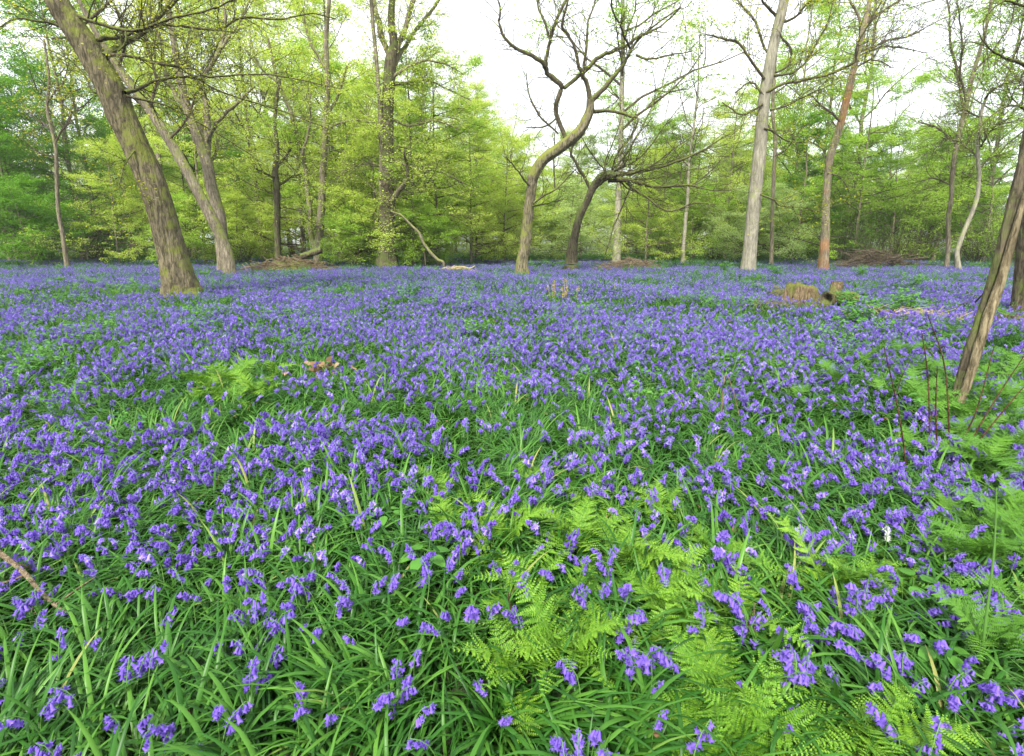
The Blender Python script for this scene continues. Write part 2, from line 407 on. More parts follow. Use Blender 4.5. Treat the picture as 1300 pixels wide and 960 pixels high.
def slot(o, mat):
    if mat is not None and o.material_slots:
        o.material_slots[0].link = 'OBJECT'; o.material_slots[0].material = mat
def place(proto, name, label, cat, loc, rz, s, bark=None, leaf=None, group=None, sz=None):
    t = thing(name, label, cat, loc, rz, group, (s, s, sz or s))
    a, b, c = proto
    slot(link('trunk' if b is not None else 'stems', a, t), bark)
    if b is not None: slot(link('branches', b, t), None)
    if c is not None: slot(link('crown', c, t), leaf)
    return t

# ------------------------------------------------------------------ traced trees
def curve(pts, m):
    """smooth resample (Catmull-Rom) of rows (x,y,z,r)"""
    p = np.asarray(pts, float); n = len(p)
    pp = np.vstack([2 * p[0] - p[1], p, 2 * p[-1] - p[-2]])
    u = np.linspace(0, n - 1.0001, m); i = u.astype(int); t = (u - i)[:, None]
    a, b, c, d = pp[i], pp[i + 1], pp[i + 2], pp[i + 3]
    return .5 * ((2 * b) + (c - a) * t + (2 * a - 5 * b + 4 * c - d) * t ** 2 + (3 * b - a - 3 * c + d) * t ** 3)
def traced(rows, Y0, Y1=None):
    """rows (px, py, width px) at depth Y0..Y1 -> (x,y,z,r)"""
    Y1 = Y0 if Y1 is None else Y1; o = []
    for k, (px, py, wd) in enumerate(rows):
        Y = Y0 + (Y1 - Y0) * k / max(1, len(rows) - 1)
        q = P(px, py, Y); o.append([*q, max(wd, .6) * .46 * Y / F / math.sqrt(1 + ((px - CX) / F) ** 2)])
    return o
def hero(name, label, trunk, limbs, Y, bark, limb_bark, leaf=None, per=8, lsize=.08, seed=0, twig=1.0, Ytop=None, flare=1.3, keep=1.,
         sub=None, depthjit=1.5, flat=0, lspread=.14, sides=14):
    rng = np.random.default_rng(seed)
    rows = traced(trunk, Y, Ytop); 
    b = np.array(rows[0]); foot = b.copy(); foot[2] = gz(foot[0], foot[1]) - .08; foot[3] *= flare
    rows = ([list(foot)] if b[2] > .05 else []) + rows
    base = foot[:3].copy(); base[2] = gz(base[0], base[1])
    T = thing(name, label, 'tree', tuple(base))
    c = curve(rows, max(50, len(rows) * 11)); mb = MB()
    Rr = np.maximum(c[:, 3], .01); k_ = sides * 2; nr_ = len(c); aa = np.arange(k_) * 2 * np.pi / k_; uu = np.linspace(0, 1, nr_)[:, None]
    mod = sum(rng.uniform(.010, .022) * np.sin(f_ * aa[None] + rng.uniform(0, 6) + uu * rng.uniform(-5, 5)) for f_ in (2, 3, 5, 7, 9, 12))
    mod = mod + rng.standard_normal((nr_, k_)) * .018
    hgt = c[:, 2:3] - gz(c[0, 0], c[0, 1]); lob = np.maximum(0, np.sin(5 * aa[None] + rng.uniform(0, 6)) + .4 * np.sin(3 * aa[None] + 1))
    mod = mod + np.exp(-np.maximum(hgt, 0) / (1.6 * c[1, 3])) * lob * .28
    for _k in range(4 + int(nr_ / 14)):
        ti, ai, am = rng.random(), rng.random() * 6.28, rng.uniform(.05, .16)
        mod = mod + am * np.exp(-((uu - ti) / .018) ** 2) * np.exp(-(np.angle(np.exp(1j * (aa[None] - ai))) / .45) ** 2)
    mb.tubes(c[:, :3], Rr, k_, mod=1 + mod)
    mb.build('trunk', bark, T, base)
    par = dict(kink=[.16, .22, .25], up=[.03, .02, .01], n=[6, 5], ang=.8, ratio=.5, rmin=.004, max=2, taper=.3, flat=flat)
    if sub: par.update(sub)
    lv = []
    for li, l in enumerate(limbs):
        l, opt = (l if isinstance(l, tuple) and isinstance(l[1], dict) else (l, {}))
        y0 = opt.get('Y', Ytop if False else Y + (Ytop - Y) * .6 if Ytop else Y)
        lr = traced(l, y0, y0 + opt.get('dY', rng.uniform(-1, 1) * depthjit))
        cc = curve(lr, max(10, len(lr) * 4)); mb = MB()
        kk = np.linspace(0, 1, len(cc))[:, None]; cc[:, :3] += (np.cumsum(rng.standard_normal((len(cc), 3)), 0) * .018 * (Y / 18)) * np.minimum(1, kk * 4) * (1 - .3 * kk)
        cc[:, 3] *= .84
        mb.tubes(cc[:, :3], np.maximum(cc[:, 3], .006), 8, rough=.05, rng=rng)
        out = {}; Ltot = np.linalg.norm(np.diff(cc[:, :3], axis=0), axis=1).sum()
        ns = int(Ltot * 6 * twig * opt.get('tw', 1)) + 2
        for k in range(ns):
            t = .15 + .85 * (k + rng.random()) / ns; i0 = min(int(t * (len(cc) - 1)), len(cc) - 2)
            td = unit(cc[i0 + 1, :3] - cc[i0, :3]); side = unit(np.cross(td, rng.standard_normal(3)))
            a = .5 + .6 * rng.random(); d = unit(td * math.cos(a) + side * math.sin(a) + np.array([0, 0, .12]))
            grow(out, lv, rng, cc[i0, :3], d, (.5 + 1.3 * rng.random()) * opt.get('tl', 1) * (Y / 18) ** .5, min(cc[i0, 3] * .45, .016), 1, par)
        to_tubes(mb, out, (6, 4, 3, 3)); mb.build('branch', limb_bark, T, base)
    if leaf is not None:
        lf = MB(); leaves(lf, lv, rng, per, lsize, lspread, keep=keep); lf.build('crown', leaf, T, base, False)
    return T

hero('leaning_oak', 'thick mossy oak trunk leaning left in the bluebells, long bare limbs reaching right', 
     [(232, 372, 56), (226, 350, 46), (216, 312, 41), (205, 270, 39), (190, 225, 39), (172, 185, 38), (156, 150, 39), (140, 112, 40), (122, 80, 38), (100, 45, 36), (80, 15, 34), (60, -20, 31), (30, -70, 27), (0, -120, 22), (-40, -190, 14)],
     [[(132, 72, 15), (150, 62, 12), (170, 51, 10), (190, 28, 9), (222, 0, 8), (250, -32, 6), (280, -70, 4)],
      [(112, 54, 11), (135, 50, 9), (158, 50, 7), (186, 40, 6), (222, 37, 5), (277, 43, 4.5), (309, 28, 4), (356, 30, 3), (396, 24, 2), (430, 30, 1.2)],
      [(82, 14, 9), (115, 24, 7), (158, 32, 6), (186, 29, 5), (222, 18, 4), (273, 8, 3), (310, -8, 2)],
      [(140, 70, 8), (165, 70, 6), (198, 75, 5), (245, 83, 4), (262, 93, 4), (317, 91, 3), (376, 97, 2.3), (436, 111, 1.2)],
      [(158, 118, 9), (172, 112, 7), (198, 99, 5), (245, 95, 4), (277, 111, 3), (356, 138, 2), (420, 165, 1)],
      [(160, 122, 6), (190, 128, 4), (221, 138, 3), (260, 160, 2.4), (300, 182, 1.6), (335, 205, 1)],
      [(100, 45, 7), (62, 28, 5), (24, 22, 4), (0, 34, 3), (-40, 40, 2)],
      [(140, 108, 5), (120, 118, 3), (108, 95, 2.4), (90, 75, 2), (60, 62, 1.4)],
      [(172, 190, 3.4), (160, 205, 3), (152, 225, 2.2), (148, 250, 1.2)],
      [(95, 40, 6), (140, 5, 5), (180, -30, 4), (230, -60, 3)]],
     11.4, M['oakbark'], M['branchbark'], M['oakleaf'], 5, .05, 3, 1.0, 10.6, 1.15, .8, sides=22, depthjit=2.2)

hero('centre_oak', 'crooked mossy oak forking into twisting bare limbs against white sky',
     [(663, 334, 15), (667, 309, 14), (671, 269, 13), (675, 237, 13), (678, 222, 14), (690, 203, 14), (713, 186, 14), (736, 166, 13), (748, 142, 11), (749, 126, 9)],
     [([(749, 130, 9), (770, 110, 7), (785, 92, 6), (797, 75, 5), (805, 60, 4), (830, 35, 3), (865, 12, 2)], {}),
      ([(749, 127, 8), (745, 105, 7), (739, 95, 6), (735, 80, 5), (731, 60, 5), (722, 40, 4), (715, 27, 4), (722, 0, 3), (726, -25, 2)], {}),
      ([(720, 180, 8), (709, 152, 7), (707, 135, 7), (716, 112, 8), (700, 95, 8), (692, 82, 7), (675, 72, 6), (650, 57, 5), (637, 37, 4), (637, 12, 3), (627, -8, 2)], {'dY': -1}),
      ([(716, 112, 6), (735, 98, 6), (755, 82, 6), (775, 72, 5.5), (797, 65, 5), (815, 52, 4), (838, 40, 3), (868, 14, 2)], {'dY': .8}),
      ([(692, 82, 6), (697, 55, 5), (702, 35, 5), (712, 12, 4), (724, -10, 3)], {}),
      ([(697, 48, 4), (688, 25, 3.5), (680, 8, 3), (679, -15, 2)], {}),
      ([(740, 95, 4), (743, 60, 4), (746, 30, 3), (755, 5, 2.5), (757, -20, 2)], {}),
      ([(800, 62, 4), (790, 40, 3), (780, 15, 2.5), (775, -10, 2)], {}),
      ([(808, 70, 4), (825, 75, 3.4), (850, 68, 2.6), (880, 62, 1.6)], {}),
      ([(750, 142, 7), (775, 141, 5), (790, 147, 5), (808, 152, 4), (800, 172, 2.6), (785, 195, 1.8)], {}),
      ([(677, 258, 3.4), (695, 246, 3), (715, 232, 2), (732, 215, 1.2)], {'tw': .6}),
      ([(675, 262, 3), (700, 256, 2), (730, 250, 1.2)], {'tw': .6}),
      ([(672, 236, 3), (655, 214, 2.4), (640, 198, 1.4)], {'tw': .6}),
      ([(707, 150, 3.4), (690, 162, 2.5), (665, 164, 1.6)], {}),
      ([(709, 170, 3), (685, 145, 3), (672, 122, 2), (668, 90, 1.4)], {})],
     20, M['mossbark'], M['branchbark'], M['beech'], 3, .075, 5, .8, 19.5, keep=.5)

hero('pale_ash', 'tall straight pale grey trunk right of centre with dark side branches',
     [(950, 338, 20), (953, 305, 18.5), (956, 271, 18), (965, 187, 17), (969, 137, 15.5), (975, 96, 15), (983, 54, 14), (994, 8, 13), (1003, -35, 12), (1014, -90, 9), (1025, -150, 5)],
     [([(972, 118, 6), (993, 106, 5), (1025, 97, 5), (1061, 87, 5), (1087, 71, 5), (1092, 48, 4), (1106, 24, 3), (1122, -4, 2.4)], {'dY': -1}),
      ([(982, 96, 5), (1000, 93, 4), (1019, 84, 3.6), (1035, 58, 3), (1048, 32, 2.4), (1056, -5, 2)], {}),
      ([(970, 100, 5), (951, 74, 4), (935, 52, 4), (915, 48, 3), (893, 43, 2)], {}),
      ([(978, 68, 5), (969, 61, 4), (961, 32, 4), (941, 10, 3), (928, -12, 2)], {}),
      ([(985, 92, 4), (1001, 84, 4), (1000, 62, 4), (992, 54, 3), (985, 40, 2)], {'tw': .6}),
      ([(968, 132, 4), (950, 146, 3.4), (936, 150, 3), (915, 134, 2)], {}),
      ([(972, 122, 4), (952, 106, 3), (930, 120, 2)], {}),
      ([(970, 163, 3), (985, 167, 3), (1003, 176, 2.6), (1030, 180, 2.4), (1048, 192, 1.6)], {'tw': .7}),
      ([(965, 247, 3.4), (980, 254, 3), (990, 262, 2.2), (1012, 262, 1.8), (1040, 266, 1.4), (1088, 250, 1)], {'tw': .7}),
      ([(978, 140, 4), (1005, 130, 3), (1030, 118, 2.5), (1060, 105, 1.6)], {}),
      ([(990, 30, 5), (1015, 15, 4), (1040, -10, 3)], {}),
      ([(985, 20, 5), (970, 0, 4), (955, -20, 3)], {})],
     22, M['palebark'], M['branchbark'], M['oakleaf'], 7, .085, 7, .9, 21, 1.15, .85)

hero('orange_barked_tree', 'slender tree with orange-stained bark at its foot and upper bend',
     [(1045, 341, 16), (1046, 325, 14), (1048, 291, 12), (1050, 233, 10), (1054, 200, 10), (1067, 158, 10), (1075, 125, 10), (1083, 92, 9), (1092, 54, 8), (1100, 20, 7), (1108, -20, 6), (1115, -70, 4)],
     [[(1090, 66, 5), (1105, 60, 4.5), (1120, 52, 4), (1150, 46, 3), (1180, 30, 2), (1230, 5, 1.4)],
      [(1088, 72, 4), (1110, 66, 3.4), (1135, 60, 2.6), (1180, 66, 1.4)],
      [(1094, 45, 5), (1085, 15, 4), (1070, -10, 3)],
      [(1084, 88, 4), (1104, 78, 3), (1130, 90, 1.6)],
      [(1068, 156, 4), (1046, 135, 3), (1028, 118, 2)],
      [(1051, 220, 3), (1068, 225, 2), (1080, 245, 1.2)],
      [(1098, 30, 5), (1125, 10, 4), (1150, -12, 3)]],
     23, M['orangebark'], M['twig'], M['midleaf'], 4, .08, 8, .9, 22.5, 1.2, .6)

hero('ivy_clad_tree', 'large dark trunk left of centre rising through bright yellow-green beech leaves',
     [(492, 330, 27), (492, 300, 22), (491, 237, 20), (491, 190, 18), (492, 138, 16), (495, 91, 15), (497, 74, 14), (500, 55, 11), (497, 30, 9), (498, -15, 7), (498, -60, 4)],
     [[(498, 78, 10), (484, 40, 9), (472, 0, 7), (460, -35, 5)],
      [(499, 76, 9), (515, 35, 8), (526, -12, 6), (535, -50, 4)],
      [(500, 84, 8), (514, 62, 7), (530, 40, 5.5), (548, 15, 5), (568, -12, 3)],
      [(497, 100, 6), (512, 88, 4.4), (535, 79, 4), (562, 84, 2.4), (585, 96, 1.2)],
      [(497, 108, 6), (515, 102, 4.4), (540, 101, 4), (572, 114, 2.4), (598, 124, 1.4)],
      [(495, 258, 9), (505, 246, 9), (514, 228, 7), (515, 206, 5), (514, 190, 3)],
      [(486, 328, 10), (485, 290, 10), (485, 240, 9), (481, 140, 7), (471, 20, 6), (464, -30, 4)],
      [(490, 170, 5), (470, 155, 4), (440, 150, 2.6), (415, 160, 1.4)],
      [(493, 215, 5), (470, 205, 4), (445, 212, 2.6), (425, 225, 1.4)],
      [(494, 150, 5), (520, 160, 4), (550, 152, 3), (585, 165, 1.6)],
      [(494, 200, 5), (530, 215, 4), (565, 222, 3), (600, 240, 1.4)]],
     24, M['darkbark'], M['greybark'], M['beech'], 9, .09, 9, 1.0, 24, 1.2, 1., depthjit=2.5, flat=.6)

hero('many_stemmed_tree', 'grey tree behind the leaning oak dividing into several rising limbs',
     [(284, 328, 19), (281, 300, 17), (279, 275, 16), (268, 235, 16), (262, 205, 16), (250, 172, 13), (240, 145, 12), (231, 110, 11), (222, 60, 9), (215, 20, 8), (208, -30, 6), (200, -90, 4)],
     [[(262, 208, 13), (263, 170, 12), (261, 130, 11), (256, 105, 9), (268, 80, 8), (282, 55, 7), (285, 20, 6), (276, -25, 4)],
      [(263, 180, 7), (272, 162, 6.5), (284, 147, 6), (305, 124, 5), (322, 108, 3)],
      [(240, 142, 8), (226, 120, 7), (212, 88, 6), (206, 50, 5), (190, 10, 4)],
      [(255, 112, 6), (240, 90, 5), (236, 62, 4), (246, 20, 3)],
      [(281, 62, 5), (300, 30, 4), (318, -10, 3)],
      [(272, 245, 6), (265, 215, 5), (275, 195, 4), (280, 175, 3)]],
     22, M['greybark'], M['greybark'], M['beech'], 7, .085, 11, .9, 22, 1.15, .9)

hero('slanting_tree', 'smooth grey trunk slanting up leftward behind the leaning oak',
     [(290, 326, 16), (280, 300, 16), (268, 275, 16), (252, 245, 15), (222, 190, 14), (190, 140, 13), (160, 100, 11), (130, 55, 9), (105, 10, 7), (80, -40, 5)],
     [[(190, 142, 6), (195, 100, 5), (185, 60, 4), (180, 10, 3)],
      [(150, 88, 6), (160, 50, 5), (150, 10, 4)],
      [(130, 55, 5), (100, 45, 4), (70, 50, 3)],
      [(215, 178, 5), (240, 150, 4), (250, 120, 3)]],
     20, M['greybark'], M['twig'], M['oakleaf'], 5, .075, 12, .8, 19.5, 1.15, .7)

hero('twin_trunk_tree', 'pair of grey trunks joined at the foot behind the left brush pile',
     [(404, 324, 13), (406, 290, 11), (408, 260, 10), (412, 180, 9), (416, 110, 7), (414, 50, 6), (420, -20, 4)],
     [[(401, 322, 9), (393, 290, 9), (390, 250, 8.5), (383, 205, 8), (368, 150, 7), (352, 105, 5.5), (340, 50, 4)],
      [(383, 200, 5), (392, 165, 4), (395, 120, 3)],
      [(413, 150, 5), (430, 120, 4), (440, 80, 3)],
      [(415, 90, 5), (395, 55, 4), (385, 15, 3)],
      [(352, 105, 4), (330, 85, 3), (312, 60, 2)]],
     26, M['greybark'], M['greybark'], M['beech'], 8, .09, 13, .9, 26, 1.15, .9)

burr = [(770, 218), (735, 172), (790, 118), (812, 128), (850, 98), (884, 108), (908, 158), (925, 180), (905, 212), (862, 262), (800, 180), (832, 150)]
rb = random.Random(4)
fan = [([(768 + rb.uniform(-4, 10), 226 + rb.uniform(-4, 4), 3), (768 * .65 + x * .35 + rb.uniform(-8, 8), 226 * .65 + y * .35 + rb.uniform(0, 14), 2.3), (768 * .3 + x * .7 + rb.uniform(-8, 8), 226 * .3 + y * .7 + rb.uniform(0, 10), 1.6), (x, y, .9)], {'tw': 1.0, 'tl': .8}) for x, y in burr]
hero('broken_leaning_tree', 'dark mossy trunk leaning right to a burr with a low wide spray of bare branches',
     [(725, 330, 16), (727, 312, 13), (730, 298, 11), (735, 277, 10), (745, 256, 9), (753, 238, 10), (764, 226, 13), (774, 222, 12), (782, 224, 6)],
     [([(772, 228, 10), (800, 230, 7), (830, 236, 5), (870, 235, 4), (908, 241, 2), (945, 238, 1)], {'tw': 1.2}),
      ([(776, 224, 7), (810, 216, 5), (850, 205, 4), (890, 190, 2.6), (925, 170, 1.4)], {'tw': 1.2}),
      ([(795, 232, 4), (815, 250, 3), (845, 268, 3), (880, 256, 2.4), (905, 258, 1.4)], {'tw': .8}),
      ([(802, 234, 3), (790, 260, 2.4), (778, 290, 2), (768, 325, 1.6)], {'tw': .4}),
      ([(750, 242, 5), (738, 215, 5), (728, 190, 4), (738, 170, 3)], {'tw': 1.})] + fan,
     23, M['darkbark'], M['branchbark'], M['midleaf'], 2, .07, 15, .9, 22, 1.3, .5)

hero('slim_upright_tree', 'slim straight tree close behind the tall pale trunk',
     [(979, 335, 6), (980, 300, 5.5), (981, 250, 5), (984, 180, 5), (981, 140, 4.4), (984, 80, 4), (990, 20, 3), (992, -30, 2)],
     [[(982, 200, 3), (1000, 185, 2.4), (1018, 160, 1.6)], [(983, 170, 3), (965, 150, 2), (950, 140, 1.2)], [(982, 120, 3), (1002, 100, 2), (1015, 70, 1.4)]],
     27, M['greybark'], M['twig'], M['midleaf'], 10, .09, 16, 1.2, 27)
hero('forked_upright_tree', 'upright brown tree at right forking into long rising limbs',
     [(1201, 342, 8), (1204, 312, 7), (1204, 278, 6.5), (1208, 248, 6.5), (1209, 220, 6.5), (1215, 180, 6.5), (1225, 140, 7), (1235, 95, 6), (1247, 55, 5), (1256, 15, 4), (1262, -30, 3)],
     [[(1224, 142, 5), (1213, 100, 4.4), (1203, 62, 4), (1200, 20, 3), (1195, -20, 2)], [(1227, 132, 5), (1220, 85, 4), (1222, 40, 3), (1215, 0, 2)],
      [(1236, 92, 4), (1262, 62, 3), (1282, 30, 2.4), (1290, 0, 2)], [(1215, 182, 4), (1190, 160, 3), (1165, 150, 2)], [(1208, 235, 3), (1185, 225, 2.4), (1160, 232, 1.4)]],
     24, M['greybark'], M['twig'], M['midleaf'], 5, .08, 17, 1.0, 24)
hero('twisted_pale_tree', 'thin pale twisting tree at right carrying a dark tangle of twigs',
     [(1217, 346, 10), (1215, 322, 7.5), (1219, 308, 6.5), (1226, 289, 6.5), (1235, 268, 6.5), (1241, 248, 6.5), (1243, 220, 6), (1241, 195, 6), (1244, 165, 5.5), (1246, 142, 5), (1252, 124, 4.4)],
     [([(1250, 126, 4.4), (1262, 114, 4), (1293, 101, 3), (1320, 90, 2)], {'tw': 2.0}), ([(1243, 190, 4), (1262, 165, 3.4), (1285, 150, 2.4)], {'tw': 2.6}),
      ([(1242, 200, 4), (1222, 180, 3.4), (1200, 172, 2.4)], {'tw': 1.6}), ([(1246, 150, 4), (1228, 142, 3), (1212, 148, 2)], {'tw': 2.2}), ([(1243, 215, 3), (1262, 200, 3), (1278, 195, 2)], {'tw': 2})],
     22, M['palebark'], M['branchbark'], M['midleaf'], 3, .08, 18, 1.3, 22, keep=.6)
hero('left_slim_tree', 'slim grey tree in front of the dark green thicket at far left',
     [(83, 322, 7), (79, 295, 6.5), (75, 275, 6), (73, 250, 6), (72, 222, 6), (71, 190, 5.5), (66, 165, 5), (60, 140, 4.4), (62, 100, 4), (56, 50, 3)],
     [[(71, 180, 4), (85, 160, 3), (95, 130, 2)], [(66, 165, 3), (45, 150, 2.4), (30, 130, 1.4)], [(72, 200, 3), (50, 195, 2), (35, 185, 1.2)], [(60, 130, 3), (78, 110, 2.4), (85, 80, 1.6)]],
     24, M['greybark'], M['twig'], M['oakleaf'], 6, .08, 19, 1.1, 24)
hero('stubby_headed_tree', 'short dark trunk with level knuckled side branches left of the twin trunks',
     [(353, 322, 9), (352, 290, 8.5), (352, 260, 8.5), (351, 235, 9), (349, 215, 8), (352, 190, 6), (349, 150, 5), (355, 100, 4)],
     [[(350, 236, 5), (362, 234, 4), (375, 226, 3), (388, 222, 2)], [(350, 226, 5), (336, 218, 4), (325, 212, 2.4)], [(350, 214, 5), (362, 200, 4), (372, 188, 2.4)]],
     27, M['darkbark'], M['branchbark'], M['beech'], 9, .09, 20, 1.1, 27)

# right-hand foreground: a torn leaning stem and the dark trunk behind it
T = hero('split_leaning_stem', 'dark mossy stem at the right edge leaning right, its near side torn to pale wood',
     [(1206, 560, 24), (1217, 500, 20), (1230, 450, 18), (1245, 405, 17), (1259, 360, 16), (1270, 320, 16), (1283, 270, 16), (1296, 218, 16), (1312, 160, 15), (1335, 80, 12), (1360, 0, 9)],
     [([(1262, 356, 5), (1250, 372, 4), (1238, 385, 2)], {'tw': .3, 'tl': .3})], 3.45, M['darkbark'], M['branchbark'], None, seed=21, Ytop=3.45, flare=1.3, sides=20)
mb = MB(); rows = traced([(1210, 560, 7), (1221, 520, 9), (1229, 496, 10), (1238, 470, 11), (1252, 425, 12), (1265, 385, 12), (1278, 345, 11), (1291, 300, 9), (1303, 255, 5), (1309, 235, 2)], 3.39)
c = curve(rows, 30); c[:, 0] -= .022; c[:, 3] *= 1.3; rg = np.random.default_rng(5); mb.tubes(c[:, :3], c[:, 3], 12, rough=.09, rng=rg)
mb.build('torn_wood', M['torn'], T, np.array(T.location))
hero('dark_edge_tree', 'thick dark trunk at the right edge behind the torn stem',
     [(1308, 392, 60), (1309, 370, 52), (1311, 320, 46), (1309, 260, 42), (1312, 200, 40), (1318, 140, 30), (1326, 60, 27), (1335, -30, 24), (1345, -140, 20)],
     [([(1310, 90, 9), (1290, 78, 7), (1272, 72, 5), (1256, 60, 3), (1246, 40, 1.6)], {'dY': -.5}),
      ([(1312, 150, 7), (1292, 138, 5), (1270, 140, 4), (1250, 158, 3), (1236, 176, 1.6)], {'dY': -.3, 'tw': 2}),
      ([(1316, 10, 7), (1298, 4, 5), (1270, -4, 4), (1246, 20, 3), (1250, 55, 2), (1256, 82, 1.2)], {'dY': -.5}),
      ([(1320, -20, 8), (1290, -30, 6), (1240, -18, 4), (1190, -5, 2.4), (1150, 8, 1.2)], {'dY': -.5})],
     8.6, M['darkbark'], M['branchbark'], M['midleaf'], 2, .05, 22, 1.0, 8.6, 1.2, .5, sides=20)

# ------------------------------------------------------------------ woodland behind the field
rr_ = random.Random(77)
def leaf_for(px):
    r = rr_.random()
    if px < 150: return [M['darkleaf'], M['darkleaf'], M['darkleaf'], M['midleaf']][int(r * 4)]
    if px < 330: return [M['midleaf'], M['beech'], M['darkleaf'], M['beech']][int(r * 4)]
    if px < 700: return [M['beech'], M['beech'], M['beech'], M['midleaf']][int(r * 4)]
    if px < 1000: return [M['beech'], M['midleaf'], M['midleaf'], M['paleleaf']][int(r * 4)]
    return [M['midleaf'], M['darkleaf'], M['midleaf'], M['midleaf']][int(r * 4)]
def region(px):
    return ('at the far left edge' if px < 70 else 'left of the leaning oak' if px < 215 else 'behind the leaning oak' if px < 300 else 'near the twin trunks' if px < 460 else
            'left of the crooked oak' if px < 665 else 'left of the tall pale trunk' if px < 950 else
            'beside the orange-barked tree' if px < 1060 else 'right of the orange-barked tree' if px < 1190 else 'at the far right edge')
ORD = ['leftmost', 'second', 'third', 'fourth', 'fifth', 'sixth', 'seventh', 'eighth', 'ninth', 'tenth', 'eleventh', 'twelfth']
def ordinals(items):                   # items sorted left to right: name each within its stretch of the wood edge
    cnt = {}; tot = {}
    for it in items: tot[region(it[0])] = tot.get(region(it[0]), 0) + 1
    for it in items:
        g = region(it[0]); k = cnt.get(g, 0); cnt[g] = k + 1
        yield it, g, ('only' if tot[g] == 1 else 'rightmost' if k == tot[g] - 1 else ORD[k])
barks = [('greybark', 'grey'), ('darkbark', 'dark'), ('greybark', 'grey'), ('greybark', 'grey')]
tall_px = [(-190, 34), (-110, 33), (-40, 35), (12, 33), (45, 38), (105, 34), (128, 40), (170, 35), (212, 33), (245, 38), (290, 34), (335, 36),
           (372, 41), (432, 33), (455, 44), (540, 38), (598, 36), (640, 42), (700, 40), (783, 31), (822, 42),
           (868, 29), (915, 40), (1003, 36), (1028, 42), (1085, 34), (1120, 40), (1165, 42), (1185, 32), (1240, 37), (1275, 33), (1330, 36), (1400, 33), (1490, 35)]
gap = lambda px: 535 < px < 780 or 800 < px < 930 or 1110 < px < 1187
for (px, Y), g, od in ordinals(tall_px):
    x = P(px, 320, Y)[0]
    pr = TALL[rr_.choice((0, 2, 4, 1)) if px < 520 else rr_.randrange(5)] if not gap(px) else TALL[3]
    bk, bn = barks[rr_.randrange(4)]
    if px in (783, 868): bk, bn = 'palebark', 'pale'
    s = rr_.uniform(.85, 1.12) * (.62 if gap(px) else 1)
    place(pr, 'woodland_tree', f'{bn}-barked woodland tree, {od} of those {g}', 'tree', (x, Y, gz(x, Y) - .05), rr_.uniform(0, 6.28),
          s, M[bk], leaf_for(px), 'trees along the wood edge')
yb = []
for k in range(40):
    px = -230 + k * 44 + rr_.uniform(-14, 14); Y = rr_.uniform(34, 43)
    if 320 < px < 470 and rr_.random() < .5: continue
    yb.append((px, Y, UNDER[rr_.choice((0, 1, 2, 3, 4, 2))], rr_.uniform(.75, 1.1)))
for px, Y, k_, s_ in ((556, 27, 1, .95), (452, 27, 3, .85), (598, 29, 1, .72), (525, 25.5, 4, .8), (478, 26, 1, .75), (425, 30, 1, 1.), (385, 31, 4, .9), (540, 25.2, 2, .7), (455, 25.5, 2, .6), (640, 32, 0, .9), (20, 32, 1, 1.), (110, 33, 0, 1.1), (1085, 31, 1, .95), (1130, 33, 0, 1.), (1250, 31, 0, 1.), (1010, 33, 3, 1.), (880, 34, 2, 1.), (300, 29, 2, .8), (235, 27, 2, .75), (260, 29, 1, .9), (150, 29, 0, .8), (40, 27, 2, .9), (-10, 28, 1, .9), (820, 31, 0, .8), (960, 30, 2, .9), (1175, 33, 3, .9), (720, 33, 2, 1.)):
    yb.append((px, Y, UNDER[k_], s_))
for (px, Y, pr, s_), g, od in ordinals(sorted(yb, key=lambda a: a[0])):
    x = P(px, 320, Y)[0]
    place(pr, 'young_beech', f'leafy young beech with level sprays, {od} of those {g}', 'young tree', (x, Y, gz(x, Y)), rr_.uniform(0, 6.28), s_,
          M['greybark'], leaf_for(px), 'young beeches filling the wood edge')
for (px, Y, s_), g, od in ordinals(sorted(((20, 33, .9), (60, 35, 1), (120, 34, .8), (230, 32, .7), (310, 31, .5), (850, 33, .6), (905, 35, .8), (1070, 31, .9), (1100, 30, .8), (1135, 30, .9), (1165, 32, 1), (1240, 30, .9), (1270, 28, .9), (1300, 31, 1), (-40, 33, 1), (1360, 30, 1)))):
    x = P(px, 320, Y)[0]
    place(COPP[rr_.randrange(2)], 'coppiced_hazel', f'low thicket of thin dark stems, {od} of those {g}', 'shrub', (x, Y, gz(x, Y)), rr_.uniform(0, 6.28), s_, M['darkbark'], leaf_for(px), 'stem thickets at the wood edge')

